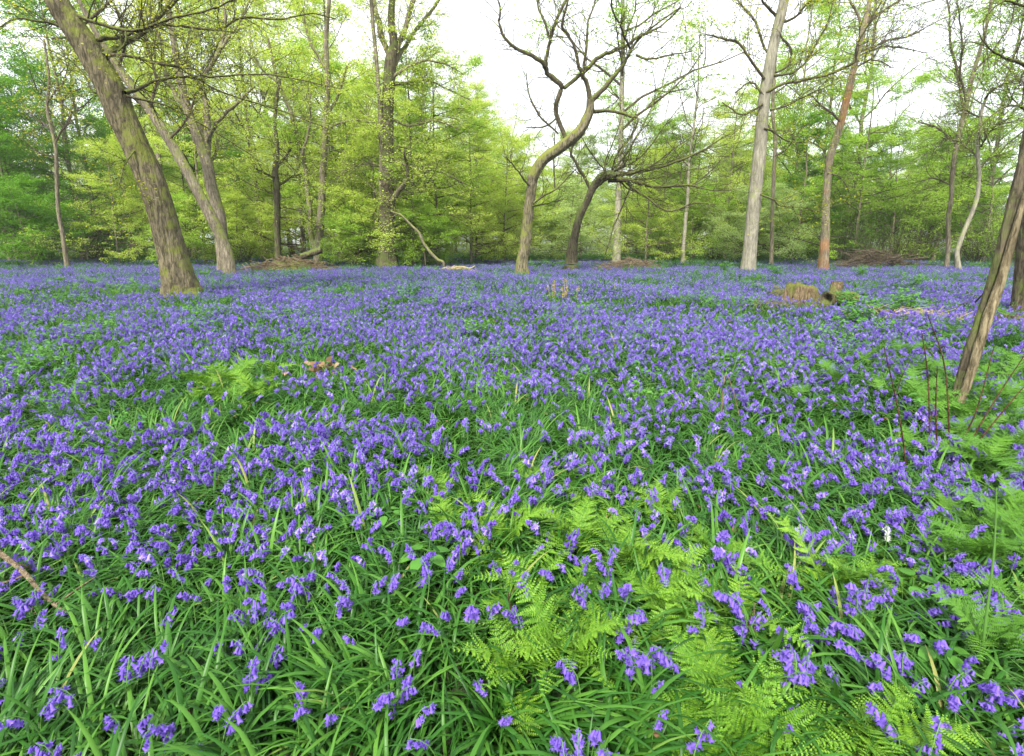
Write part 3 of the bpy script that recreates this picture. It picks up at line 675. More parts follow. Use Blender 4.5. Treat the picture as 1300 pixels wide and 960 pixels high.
# the far wood: one mass behind the nameable trees
def scatter(name, pts, rots, scls, idx, protos, label=None, cat=None):
    """ONE object of uncountable small growth: instances of proto meshes on its own points"""
    pc = bpy.data.collections.new(name + '_kinds')
    for k, (me) in enumerate(protos):
        o = bpy.data.objects.new(f'{name}_kind_{k:02d}', me); pc.objects.link(o)
    me = bpy.data.meshes.new(name); me.vertices.add(len(pts)); me.vertices.foreach_set('co', np.asarray(pts, np.float32).ravel())
    a = me.attributes.new('rot', 'FLOAT_VECTOR', 'POINT'); a.data.foreach_set('vector', np.asarray(rots, np.float32).ravel())
    a = me.attributes.new('scl', 'FLOAT', 'POINT'); a.data.foreach_set('value', np.asarray(scls, np.float32))
    a = me.attributes.new('idx', 'INT', 'POINT'); a.data.foreach_set('value', np.asarray(idx, np.int32))
    o = link(name, me)
    ng = bpy.data.node_groups.new(name, 'GeometryNodeTree')
    ng.interface.new_socket('Geometry', in_out='INPUT', socket_type='NodeSocketGeometry'); ng.interface.new_socket('Geometry', in_out='OUTPUT', socket_type='NodeSocketGeometry')
    gi = ng.nodes.new('NodeGroupInput'); go = ng.nodes.new('NodeGroupOutput'); ip = ng.nodes.new('GeometryNodeInstanceOnPoints')
    ci = ng.nodes.new('GeometryNodeCollectionInfo'); ci.inputs['Collection'].default_value = pc; ci.inputs['Separate Children'].default_value = True; ci.inputs['Reset Children'].default_value = True
    def na(nm, ty):
        x = ng.nodes.new('GeometryNodeInputNamedAttribute'); x.data_type = ty; x.inputs['Name'].default_value = nm
        return [s for s in x.outputs if s.enabled and s.name == 'Attribute'][0]
    ng.links.new(gi.outputs[0], ip.inputs['Points']); ng.links.new(ci.outputs[0], ip.inputs['Instance']); ip.inputs['Pick Instance'].default_value = True
    ng.links.new(na('idx', 'INT'), ip.inputs['Instance Index']); ng.links.new(na('rot', 'FLOAT_VECTOR'), ip.inputs['Rotation']); ng.links.new(na('scl', 'FLOAT'), ip.inputs['Scale'])
    ng.links.new(ip.outputs[0], go.inputs[0])
    md = o.modifiers.new('scatter', 'NODES'); md.node_group = ng
    o['kind'] = 'stuff'
    if label: o['label'] = label; o['category'] = cat
    return o

def haze_box(x0, x1, y0, y1, z0, z1, dens):
    m, n = newmat('woodland_haze'); v = N(n, 'ShaderNodeVolumePrincipled'); v.inputs['Color'].default_value = (.93, .96, .98, 1); v.inputs['Density'].default_value = dens; v.inputs['Anisotropy'].default_value = .2
    o = N(n, 'ShaderNodeOutputMaterial'); n.links.new(v.outputs[0], o.inputs['Volume'])
    V = [(x, y, z) for x in (x0, x1) for y in (y0, y1) for z in (z0, z1)]
    tag(link('haze', mesh_np('haze', V, [(0, 1, 3, 2), (4, 6, 7, 5), (0, 4, 5, 1), (2, 3, 7, 6), (0, 2, 6, 4), (1, 5, 7, 3)], mats=[m], smooth=False)), 'thin pale haze filling the air of the whole wood', 'haze', kind='stuff')
haze_box(-620, 620, -620, 620, -1.5, 34, HAZE)
def joined(proto, leafm):
    a, b, c = proto; vs = []; qs = []; mi = []; n0 = 0
    for m_i, me in enumerate((a, b, c)):
        if me is None: continue
        v = np.zeros(len(me.vertices) * 3, np.float32); me.vertices.foreach_get('co', v)
        l = np.zeros(len(me.loops), np.int32); me.loops.foreach_get('vertex_index', l)
        vs.append(v.reshape(-1, 3)); qs.append(l.reshape(-1, 4) + n0); mi.append(np.full(len(l) // 4, 1 if me is c else 0)); n0 += len(v) // 3
    return mesh_np('wood_kind', np.concatenate(vs), np.concatenate(qs), mats=[M['greybark'], leafm], mi=np.concatenate(mi), smooth=False)
rng = np.random.default_rng(31)
n = 420
ang = rng.uniform(-1.05, 1.05, n); dist = 44 + 66 * rng.random(n) ** .7; dd = dist
pts = np.column_stack([np.sin(ang) * dd * 1.15, np.cos(ang) * dd, np.zeros(n)])
pts = pts[pts[:, 1] > 43]; n = len(pts)
kinds = [joined(TALL[0], M['paleleaf']), joined(TALL[2], M['beech']), joined(UNDER[1], M['midleaf']), joined(UNDER[0], M['beech']), joined(TALL[3], M['paleleaf']), joined(UNDER[3], M['darkleaf'])]  # pale leaf kinds paint distance haze into the far crowns
idx = rng.choice(6, n, p=[.22, .20, .16, .18, .12, .12]); scl = np.where(np.isin(idx, [2, 3, 5]), rng.uniform(.9, 1.4, n), rng.uniform(.75, 1.0, n) * np.where(pts[:, 0] > -2, .68, 1))
scatter('far_wood', pts, np.column_stack([np.zeros((n, 2)), rng.random(n) * 6.28]), scl, idx, kinds, 'hazy green mass of distant trees behind the wood edge', 'wood')

# ------------------------------------------------------------------ bluebell kinds
def blade(mb, rng, p0, az, L, wd, rise, droop, m=0, seg=7, twist=0.):
    """one strap leaf: keeled, rising then arching over"""
    t = np.linspace(0, 1, seg + 1)
    el = rise - droop * t ** 1.3
    st = L / seg; d = np.stack([np.cos(az) * np.cos(el), np.sin(az) * np.cos(el), np.sin(el)], -1)
    c = np.vstack([[0, 0, 0], np.cumsum(d[:-1] * st, 0)]) + p0
    c[:, 2] = np.maximum(c[:, 2], .008)
    wv = wd * .5 * np.minimum(1, .45 + 2.2 * t) * (1 - t ** 4) ** .8; wv[-1] = .0004
    s = np.array([-np.sin(az + twist), np.cos(az + twist), 0])
    nn = np.cross(d, s)
    Lf = c + s * wv[:, None] + nn * -(wv * .35)[:, None]; Rt = c - s * wv[:, None] + nn * -(wv * .35)[:, None]
    V = np.stack([Lf, c + nn * 0, Rt], 1).reshape(-1, 3)
    i = np.arange(seg)[:, None] * 3; q = np.concatenate([i + [0, 1, 4, 3], i + [1, 2, 5, 4]])
    mb.add(V, q, m=m)

def bell_geo(s=1.0, op=1.0):
    """one hanging bell, mouth down along -Z, six recurved tips"""
    k = 6; prof = [(.0009, .0), (.0030, -.0025), (.0038, -.008), (.0039, -.0125), (.0054, -.0158)]
    V = []; 
    for r, z in prof:
        for a in range(k): V.append((r * math.cos(a * 2 * math.pi / k), r * math.sin(a * 2 * math.pi / k), z))
    Q = []
    for i in range(len(prof) - 1):
        for a in range(k): Q.append((i * k + a, i * k + (a + 1) % k, (i + 1) * k + (a + 1) % k, (i + 1) * k + a))
    T = []; b = (len(prof) - 1) * k
    for a in range(k):
        am = (a + .5) * 2 * math.pi / k
        V.append((.0098 * op * math.cos(am), .0098 * op * math.sin(am), -.0178)); V.append((.0118 * op * math.cos(am), .0118 * op * math.sin(am), -.0155))
        vi = len(V) - 2; T.append((b + a, b + (a + 1) % k, vi))
        wv = .0022; ta = np.array([-math.sin(am), math.cos(am)]) * wv
        V.append((.0088 * math.cos(am) + ta[0], .0088 * math.sin(am) + ta[1], -.0176)); V.append((.0088 * math.cos(am) - ta[0], .0088 * math.sin(am) - ta[1], -.0176))
        T.append((vi, vi + 2, vi + 1)); T.append((vi, vi + 1, vi + 3))
    return np.array(V) * s * 1.42, Q, T
def rotm(e): return np.array(Euler(e).to_matrix())

def bluebell_spec(seed):
    rg = random.Random(seed); rng = np.random.default_rng(seed)
    H = rg.uniform(.29, .40); lean = rg.uniform(.0, .25)
    t = np.linspace(0, 1, 8); arch = rg.uniform(.03, .065)
    x = lean * .18 * t + arch * np.clip((t - .6) / .4, 0, 1) ** 1.8; z = H * (t - .14 * np.clip((t - .65) / .35, 0, 1) ** 2.2)
    stem = np.column_stack([x, x * 0, z]); rs = np.linspace(.0027, .0013, 8)
    nb = rg.randint(6, 11); bells = []
    for k in range(nb):
        tt = .70 + .30 * (k + .5) / nb; q = tt * 7; i0 = min(int(q), 6); p = stem[i0] + (stem[i0 + 1] - stem[i0]) * (q - i0)
        side = rg.uniform(-1.3, 1.3) ; out = .009 + .008 * rg.random()
        dirx, diry = math.cos(side), math.sin(side)
        e = (rg.uniform(-.25, .25) + diry * .45, -dirx * rg.uniform(.25, .75), rg.random() * 6)
        bells.append((p + np.array([dirx * out, diry * out, -.001]), p, e, rg.uniform(.85, 1.12) * (1.1 - .35 * (k / nb) ** 3)))
    lvs = []
    nl = rg.randint(4, 6)
    for k in range(nl):
        lvs.append((k * 6.283 / nl + rg.uniform(-.5, .5), rg.uniform(.28, .46), rg.uniform(.012, .019), rg.uniform(.95, 1.35), rg.uniform(1.1, 2.1)))
    return stem, rs, bells, lvs
NK = 10
SPEC = [bluebell_spec(100 + k) for k in range(NK)]
BELL = bell_geo()
def bluebell_mesh(spec, seed, leaves_too=True):
    stem, rs, bells, lvs = spec; rng = np.random.default_rng(seed); mb = MB()
    mb.tubes(stem, rs, 4, m=1)
    for p, root, e, s in bells:
        V, Q, T = BELL; mb.add((V * s) @ rotm(e).T + p, Q, T, m=0)
    if leaves_too:
        for az, L, wd, rise, droop in lvs: blade(mb, rng, np.zeros(3), az, L, wd, rise, droop, m=2)
    return mb.mesh('bluebell_kind', [M['bell'], M['stem'], M['blade']])
BB = [bluebell_mesh(s, i) for i, s in enumerate(SPEC)]

def tuft_mesh(seed, n=15, comb=None, m='blade', L=(.30, .52), wd=(.011, .021)):
    rng = np.random.default_rng(seed); mb = MB()
    for k in range(n):
        az = rng.random() * 6.283 if comb is None else comb + rng.standard_normal() * .55
        blade(mb, rng, np.array([*(rng.standard_normal(2) * .03), 0]), az, rng.uniform(*L), rng.uniform(*wd), rng.uniform(.55, 1.3), rng.uniform(.8, 2.0))
    return mb.mesh('leaf_tuft_kind', [M[m]])
TUFT = [tuft_mesh(200 + k, 15) for k in range(5)] + [tuft_mesh(210 + k, 18, 0.0) for k in range(4)]

# ------------------------------------------------------------------ ferns
def frond_geo(seed, L=.55, pairs=17, wid=.17):
    """arching frond along +X: rachis, pinnae, each pinna with its pinnules"""
    rng = np.random.default_rng(seed); mb = MB()
    n = 14; t = np.linspace(0, 1, n); el0 = 1.15; el = el0 - (1.35 + rng.uniform(-.2, .3)) * t ** 1.1
    d = np.stack([np.cos(el), 0 * el, np.sin(el)], -1); c = np.vstack([[0, 0, 0], np.cumsum(d[:-1], 0) * (L / (n - 1))])
    yb_ = rng.standard_normal() * .12
    c[:, 1] += yb_ * (np.linspace(0, 1, len(c)) ** 2) * L
    mb.tubes(c, np.linspace(.0026, .0008, n), 4, m=1)
    for k in range(pairs):
        tt = .2 + .79 * k / (pairs - 1); q = tt * (n - 1); i0 = min(int(q), n - 2); p = c[i0] + (c[i0 + 1] - c[i0]) * (q - i0); td = unit(c[i0 + 1] - c[i0])
        up = unit(np.cross(td, np.array([0, -1, 0.]))); u2 = (tt - .2) / .8
        pl = wid * (math.sin(math.pi * min(1, .18 + .82 * (1 - u2) ** .75) * .5) ** 1.0) * (min(1, .55 + 1.6 * u2)) * (1 - u2) ** .45 * rng.uniform(.8, 1.1) + .008
        for sgn in (-1, 1):
            if rng.random() < .05: continue
            pd = unit(np.array([0, sgn, 0]) * .92 + td * rng.uniform(.2, .6) + up * rng.uniform(-.25, .35)); curl = rng.uniform(-.05, .35)
            m_ = max(4, int(pl / .0115)); 
            nr = unit(np.cross(pd, td)) ; s1 = unit(np.cross(nr, pd))
            for j in range(m_):
                f = (j + .6) / m_; pos = p + pd * pl * f - up * (curl * pl * f * f)
                ql = max(.0035, .020 * (1 - f) ** .7 * min(1, pl / .10) + .002); qw = .0098 * min(1, .5 + pl / .12)
                for s2 in (-1, 1):
                    dq = unit(s1 * s2 * .95 + pd * .38); tip = pos + dq * ql - up * ql * .2
                    mb.add([pos - pd * qw * .5, pos + dq * ql * .5 - pd * qw * .42, tip, pos + dq * ql * .55 + pd * qw * .42, pos + pd * qw * .5],
                           [(0, 1, 2, 3)], [(0, 3, 4)], m=0)
    return mb
FR = {}
for mk in ('fern', 'fern_dark'):
    FR[mk] = [frond_geo(300 + k, L, pr, wd).mesh('frond', [M[mk], M['stem']], False) for k, (L, pr, wd) in enumerate(((.55, 18, .16), (.46, 16, .14), (.62, 20, .18), (.38, 14, .11), (.58, 17, .13), (.50, 19, .17), (.42, 13, .15), (.52, 16, .12)))]
fern_sites = []
def fern(px, py, s, mk, label, group, nf=None, z=.22):
    q = G(px, py, z * s); x, y = q[0], q[1]
    t = thing('fern', label, 'fern', (x, y, gz(x, y)), rr_.uniform(0, 6.28), group, s)
    nf = nf or rr_.randint(5, 7); s = s * (.52 if mk == 'fern' else .56); t.scale = (s,) * 3; zb = .10 if mk == 'fern' else .28
    for k in range(nf):
        link('frond', FR[mk][rr_.randrange(8)], t, (0, 0, zb), (rr_.uniform(-.45, .45), rr_.uniform(-.35, .45), k * 6.283 / nf + rr_.uniform(-.4, .4)), rr_.uniform(.75, 1.12))
    fern_sites.append((x, y, (.30 if mk == 'fern' else .34) * s)); return t
for k in range(34):
    u, v = rr_.random(), rr_.random(); px = 570 + 290 * u + 40 * (v - .5); py = 590 + 245 * v + 40 * (u - .4) * (1 - v)
    if px < 640 and py > 740: px += 90
    fern(px, py, rr_.uniform(.7, 1.15), 'fern', 'bright yellow-green fern in the large patch right of bottom centre', 'ferns in the large central patch')
for k in range(22):
    fern(rr_.uniform(880, 1150), rr_.uniform(680, 960), rr_.uniform(.6, 1.0), 'fern', 'fresh green fern among dense leaves at the bottom right', 'ferns at the bottom right')
for px, py, s in ((1290, 640, .9), (1230, 700, .8), (1180, 655, .7), (1250, 660, .8)):
    fern(px, py, s, 'fern_dark', 'mid-green fern with arching fronds along the right edge', 'ferns along the right edge')
for px, py, s in ((1275, 660, .9), (1230, 700, .8), (1285, 760, .9), (1250, 830, .8), (1200, 640, .6), (1290, 560, .9), (1262, 600, .8), (1310, 700, .9)):
    fern(px, py, s, 'fern_dark', 'mid-green fern with arching fronds along the right edge', 'ferns along the right edge')
for px, py, s in ((262, 470, 1.2), (290, 462, 1.3), (320, 475, 1.3), (245, 492, 1.), (345, 458, 1.1), (300, 490, 1.1), (275, 485, 1.), (335, 485, 1.)):
    fern(px, py, s, 'fern', 'pale green fern clump in the bluebells left of centre', 'fern clump left of centre')
for px, py, s in ((95, 362, 1.2), (118, 358, 1.3), (142, 362, 1.2), (168, 358, 1.2), (75, 356, 1.1), (262, 350, 1.2), (150, 370, 1.1)):
    fern(px, py, s, 'fern_dark', 'green fern beside the foot of the leaning oak', 'ferns by the leaning oak')
for px, py, s in ((1060, 480, .9), (1010, 500, .7), (1100, 455, .9), (1150, 440, 1), (1210, 420, 1.1), (1245, 480, .9), (1280, 400, 1.1), (1120, 500, .7), (985, 470, .7), (1285, 455, 1), (1270, 505, 1.), (1235, 520, 1.), (1290, 530, 1.), (1215, 545, .9), (1165, 510, .9), (1185, 470, 1.), (1160, 560, .8), (1255, 575, 1), (1195, 520, .8), (1250, 540, .8), (1040, 440, .8), (930, 455, .7), (880, 420, .8)):
    fern(px, py, s, 'fern_dark', 'small green fern among bluebells below the stump, toward the torn stem', 'ferns below the stump')
for k in range(15):
    fern(rr_.uniform(1150, 1310), rr_.uniform(425, 590), rr_.uniform(.65, 1.0), 'fern_dark', 'small green fern in the leafy tangle round the canes and torn stem', 'ferns round the canes')
for px, py, s in ((75, 600, .5), (50, 610, .45), (400, 590, .5), (360, 520, .5), (560, 545, .5), (500, 700, .4), (100, 420, .7), (600, 500, .6), (440, 470, .6)):
    fern(px, py, s, 'fern', 'small lone fern showing through the bluebells of the left half', 'lone ferns in the left half', nf=4)

# ------------------------------------------------------------------ the bluebell field
rng = np.random.default_rng(8)
def vnoise(x, y, sc_, seed):
    r = np.random.default_rng(seed); g = r.random((64, 64)); xs = x / sc_; ys = y / sc_
    x0 = np.floor(xs).astype(int); y0 = np.floor(ys).astype(int); fx = xs - x0; fy = ys - y0; fx = fx * fx * (3 - 2 * fx); fy = fy * fy * (3 - 2 * fy)
    a = lambda i, j: g[(x0 + i) % 64, (y0 + j) % 64]
    return (a(0, 0) * (1 - fx) + a(1, 0) * fx) * (1 - fy) + (a(0, 1) * (1 - fx) + a(1, 1) * fx) * fy
def cand(n, y0, y1):
    y = np.sqrt(rng.random(n) * (y1 ** 2 - y0 ** 2) + y0 ** 2); x = (rng.random(n) * 2 - 1) * (y * 1.12 + 1.6); return x, y
def field(y0, y1, dens, seed=0, patch=.5):
    area = 1.12 * (y1 ** 2 - y0 ** 2) + 3.2 * (y1 - y0); x, y = cand(int(area * dens), y0, y1)
    v = .40 * vnoise(x, y, .30, 1) + .33 * vnoise(x, y, 1.1, 2) + .27 * vnoise(x, y, 3.1, 3)
    keep = np.clip((v - .30) / .26, .07 + .12 * (y > 12) + .45 * (y < 2.6), 1)
    return x, y, keep
xs = []; ys = []
for y0, y1, dn in ((.45, 3.2, 400), (3.2, 7, 290), (7, 14, 215), (14, 24, 150), (24, 37, 100)):
    x, y, k = field(y0, y1, dn); 
    px, py, _ = proj(np.column_stack([x, y, x * 0 + .3]))
    k = k * np.where((y < 6), np.interp(y, [.6, 1.4, 2.2, 3.6, 6], [.85, .9, .85, .85, .85]), 1)
    k = k * np.where((px > 560) & (px < 900) & (py > 560), .75, 1) * np.where((px > 60) & (px < 300) & (py > 680) & (py < 780), .6, 1)
    # the back edge of the flowers is ragged
    k = k * np.clip((36 - y + 5 * vnoise(x, y, 3.0, 5)) / 4, 0, 1)
    k = k * np.where((y > 9) & (y < 14) & (np.abs(x - P(120, 360, 12)[0]) < 1.7) & (np.abs(y - 12.2) < .7), .25, 1)
    m = rng.random(len(x)) < k; xs.append(x[m]); ys.append(y[m])
x = np.concatenate(xs); y = np.concatenate(ys)
for cx_, cy_, cr_ in ((1010, 398, .55), (1035, 396, .5), (985, 394, .5), (1060, 392, .4), (415, 470, .16)):
    q = G(cx_, cy_, .05); fern_sites.append((q[0], q[1], cr_ * 1.5))
for fx, fy, fr in fern_sites:
    m = (np.hypot(x - fx, y - fy) > fr * .62) | (rng.random(len(x)) < .35); x = x[m]; y = y[m]
z = gz(x, y); n = len(x)
idx = rng.integers(0, NK, n); s = rng.normal(.62, .10, n).clip(.36, .92); rz = rng.random(n) * 6.283; tx = rng.standard_normal((n, 2)) * .10
px, py, f = proj(np.column_stack([x, y, z + .28]))
vis = (px > 5) & (px < 1295) & (py > 0) & (py < 975) & (f > 0)
order = np.argsort(np.where(vis, f, 1e9)); near = order[:300]
rest = np.ones(n, bool); rest[near] = False
scatter('bluebell_carpet', np.column_stack([x, y, z])[rest], np.column_stack([tx, rz])[rest], s[rest], idx[rest], BB, 'continuous carpet of violet bluebells running back to the trees', 'bluebells')
print('bluebells', n)
# the 300 nearest, each its own plant
leaf_me = {}; stem_me = {}
V_, Q_, T_ = BELL; bell_me = mesh_np('flower', V_, Q_, T_, [M['bell']])
bell_white = mesh_np('flower', V_, Q_, T_, [M['white_bell']])
for k, (stem, rs, bells, lvs) in enumerate(SPEC):
    mb = MB(); mb.tubes(stem, rs, 5)
    for p, root, e, s_ in bells: mb.tubes(np.array([root, (root + p) / 2 + [0, 0, .002], p]), [.0008] * 3, 3)
    stem_me[k] = mb.mesh('stem', [M['stem']])
    leaf_me[k] = []
    for l in lvs: mb = MB(); blade(mb, rng, np.zeros(3), *l); leaf_me[k].append(mb.mesh('leaf', [M['blade']]))
def plant(k, loc, rot, s_, flower=bell_me, label=None, group=None):
    t = thing('bluebell', label or 'violet bluebell in flower among long strap leaves, nearest the camera along the bottom', 'bluebell', loc, 0, group)
    t.rotation_euler = rot; t.scale = (s_,) * 3
    link('stem', stem_me[k], t)
    for p, root, e, bs in SPEC[k][2]: link('flower', flower, t, p, e, bs)
    for me in leaf_me[k]: link('leaf', me, t)
    return t
for i_ in near: plant(int(idx[i_]), (x[i_], y[i_], z[i_]), (tx[i_, 0], tx[i_, 1], rz[i_]), float(s[i_]), group='nearest bluebells along the bottom')
for px_, py_ in ((1132, 648), (1016, 664)):
    q = G(px_, py_, .3); plant(3, (q[0], q[1], 0), (0, 0, 1), .62, bell_white, 'white-flowered bluebell among the violet ones at lower right, ' + ('farther right' if px_ > 1100 else 'nearer the ferns'), 'white bluebells')

# leaf mass between the flowers
x1, y1, k1 = field(.4, 6, 230, patch=0); m = rng.random(len(x1)) < np.interp(y1, [.5, 2.2, 6], [1, .85, .45]); x1 = x1[m]; y1 = y1[m]
x2, y2, _ = field(6, 14, 60); x4, y4, _ = field(14, 36, 26); x2 = np.concatenate([x2, x4]); y2 = np.concatenate([y2, y4]); x3, y3, _ = field(33, 46, 16)
x5, y5, _ = field(23, 38, 22); mk_ = vnoise(x5, y5, 2.4, 12) > .58; x5 = x5[mk_]; y5 = y5[mk_]
xx = np.concatenate([x1, x2, x3, x5]); yy = np.concatenate([y1, y2, y3, y5]); nn_ = len(xx)
combdir = vnoise(xx, yy, .55, 9) * 9
ii = np.where(rng.random(nn_) < .6, rng.integers(5, 9, nn_), rng.integers(0, 5, nn_))
rots = np.column_stack([rng.standard_normal((nn_, 2)) * .12, np.where(ii >= 5, combdir + rng.standard_normal(nn_) * .25, rng.random(nn_) * 6.28)])
scatter('strap_leaves', np.column_stack([xx, yy, gz(xx, yy)]), rots, rng.uniform(.42, .68, nn_) * np.where(yy > 12, 1.15, 1) * np.where(np.arange(nn_) >= nn_ - len(x5), 1.5, 1), ii, TUFT, 'dense combed strap leaves covering the woodland floor', 'leaves')

# small herbs and dead leaves on the floor
def herb_mesh(seed, n=26, h=.18, size=.05, wd=.5):
    rng = np.random.default_rng(seed); mb = MB(); lv = []
    for k in range(6):
        a = rng.random() * 6.283; top = np.array([math.cos(a) * h * .5, math.sin(a) * h * .5, h * rng.uniform(.7, 1.2)])
        pts = np.linspace([0, 0, 0], top, 4); mb.tubes(pts, [.0018] * 4, 3, m=1); lv.append((pts[1:], top))
    leaves(mb, lv, rng, n // 3, size, .02, .5, wd); return mb.mesh('herb_kind', [M['herb'], M['stem']], False)
HERB = [herb_mesh(401, 40, .18, .03), herb_mesh(402, 60, .24, .034), herb_mesh(403, 40, .28, .03, .35)]
xh, yh, _ = field(.5, 24, 3.2); v = vnoise(xh, yh, .9, 22); m = (v > .5) & (yh > 2.2); xh = xh[m]; yh = yh[m]; nh = len(xh)
xg, yg = cand(9000, 34, 50); xh = np.concatenate([xh, xg]); yh = np.concatenate([yh, yg]); nh = len(xh)
scatter('herb_layer', np.column_stack([xh, yh, gz(xh, yh)]), np.column_stack([np.zeros((nh, 2)), rng.random(nh) * 6.28]), rng.uniform(.7, 1.5, nh), rng.integers(0, 3, nh), HERB, 'low leafy green herbs growing through the bluebells', 'herbs')
mb = MB(); rngd = np.random.default_rng(6)
leaves(mb, [(np.array([[0, 0, .01], [.02, 0, .015], [.04, 0, .01]]), None)], rngd, 3, .034, .03, .9, .5)
DL = [mb.mesh('dead_leaf_kind', [M['litterleaf']], False)]
xl, yl = cand(5200, .5, 9); nl_ = len(xl)
scatter('leaf_litter', np.column_stack([xl, yl, gz(xl, yl) + rng.random(nl_) ** 3 * .10]), rng.random((nl_, 3)) * [.8, .8, 6.28], rng.uniform(.6, 1.3, nl_), np.zeros(nl_), DL, 'brown dead leaves lying under the bluebells', 'leaf litter')

# ------------------------------------------------------------------ leafy green clumps in the field
def leafy_clump(px, py, s, label):
    q = G(px, py, .15); t = thing('leafy_herb', label, 'plant', (q[0], q[1], gz(q[0], q[1])), rr_.random() * 6, 'dark leafy clumps in the field')
    rng = np.random.default_rng(int(px * 7 + py)); mb = MB(); lf = MB(); lv = []
    for k in range(22):
        a = rng.random() * 6.283; top = np.array([math.cos(a) * .28 * rng.random(), math.sin(a) * .28 * rng.random(), rng.uniform(.25, .45)]) * s
        pts = np.linspace([0, 0, 0], top, 5); mb.tubes(pts, np.linspace(.003, .001, 5), 4); lv.append((pts[1:], top))
    leaves(lf, lv, rng, 22, .05 * s, .035, .5, .45); link('stems', mb.mesh('stems', [M['stem']]), t); link('leaves', lf.mesh('leaves', [M['herb']], False), t)
for k, (px, py, s, wh) in enumerate(((522, 376, 1.1, 'left of centre in the mid field'), (545, 388, .8, 'just right of the brightest mid-field clump'), (1092, 410, 1.1, 'right below the stump'), (1075, 392, 1.1, 'right of the stump debris'), (1150, 398, 1.3, 'between stump and torn stem'),
                               (1120, 400, 1., 'below the right end of the old log'), (430, 372, 1., 'in front of the left brush pile'), (900, 392, 1., 'below the pale trunk'), (610, 420, .9, 'near the middle of the field'), (700, 410, .7, 'below the yellow-brown shoots'), (40, 470, .9, 'at the left edge of the field'), (1095, 350, 1.2, 'beyond the stump'), (1160, 365, 1.2, 'as a knobbly sprout beyond the stump'), (920, 345, 1.4, 'at the foot of the pale trunk'), (985, 350, 1.3, 'right of the pale trunk foot'))):
    leafy_clump(px, py, s, 'leafy dark green clump ' + wh)

# ------------------------------------------------------------------ stump, log and debris
q = G(1017, 388, .05); T = thing('rotten_stump', 'low broken stump of shredded brown wood in the bluebells at right', 'stump', (q[0], q[1], 0))
rngs = np.random.default_rng(12); mb = MB(); k = 90; prof = [(.38, -.05), (.34, .08), (.29, .2), (.26, .36), (.23, .45), (.16, .43), (.06, .32)]
V = []; jag = .07 * np.sin(np.arange(k) * .0698 + 4.2) + .012 * np.sin(np.arange(k) * .45 + 1) + rngs.standard_normal(k) * .006; lump = rngs.standard_normal(k) * .045
for pi_, (r, zz) in enumerate(prof):
    for a in range(k):
        aa = a * 6.283 / k; rr2 = r * (1 + .08 * math.sin(aa * 5) + .045 * math.sin(aa * 13 + 1) + .03 * math.sin(aa * 29) + .5 * lump[a] + .008 * rngs.standard_normal()); V.append((rr2 * math.cos(aa) * 1.15, rr2 * math.sin(aa) * .8, zz + (jag[a] if pi_ in (3, 4) else 0)))
Q = [(i_ * k + a, i_ * k + (a + 1) % k, (i_ + 1) * k + (a + 1) % k, (i_ + 1) * k + a) for i_ in range(len(prof) - 1) for a in range(k)]
mb.add(V, Q)
mb.build('body', M['rotwood'], T)
def log(name, label, pa, pb, r, mat, hollow=True, seed=0, cat='log'):
    pa = np.array(pa, float); pb = np.array(pb, float); mid = (pa + pb) / 2; mid[2] = 0; rng = np.random.default_rng(seed)
    t = np.linspace(0, 1, 9)[:, None]; pts = pa + (pb - pa) * t + rng.standard_normal((9, 3)) * r * .08; mb = MB(); mb.tubes(pts, r * (1 + .06 * rng.standard_normal(9)), 18, rough=.05, rng=rng)
    T = thing(name, label, cat, tuple(mid)); mb.build('bark', mat, T, mid)
    for e, (a, b) in enumerate(((pts[0], pts[1]), (pts[-1], pts[-2]))):
        d = unit(b - a); m2 = MB(); m2.tubes(np.array([a - d * .004, a + d * .0, a + d * .05, a + d * .12]), [r * .97, r * .72, r * .6, .002], 16, rough=.03, rng=rng); m2.build('hollow_end', M['darkbark'] if hollow else M['torn'], T, mid)
q = G(1053, 391, .1); log('old_log', 'dark hollow-ended log lying against the right side of the stump', (q[0] - .24, q[1] - .28, .29), (q[0] + .46, q[1] + .02, .26), .135, M['rotwood'], seed=1)
q = G(1058, 376, .2); log('log_chunk', 'short broken chunk of wood propped behind the old log', (q[0] - .02, q[1], .12), (q[0] + .12, q[1] + .1, .46), .11, M['rotwood'], True, 2)

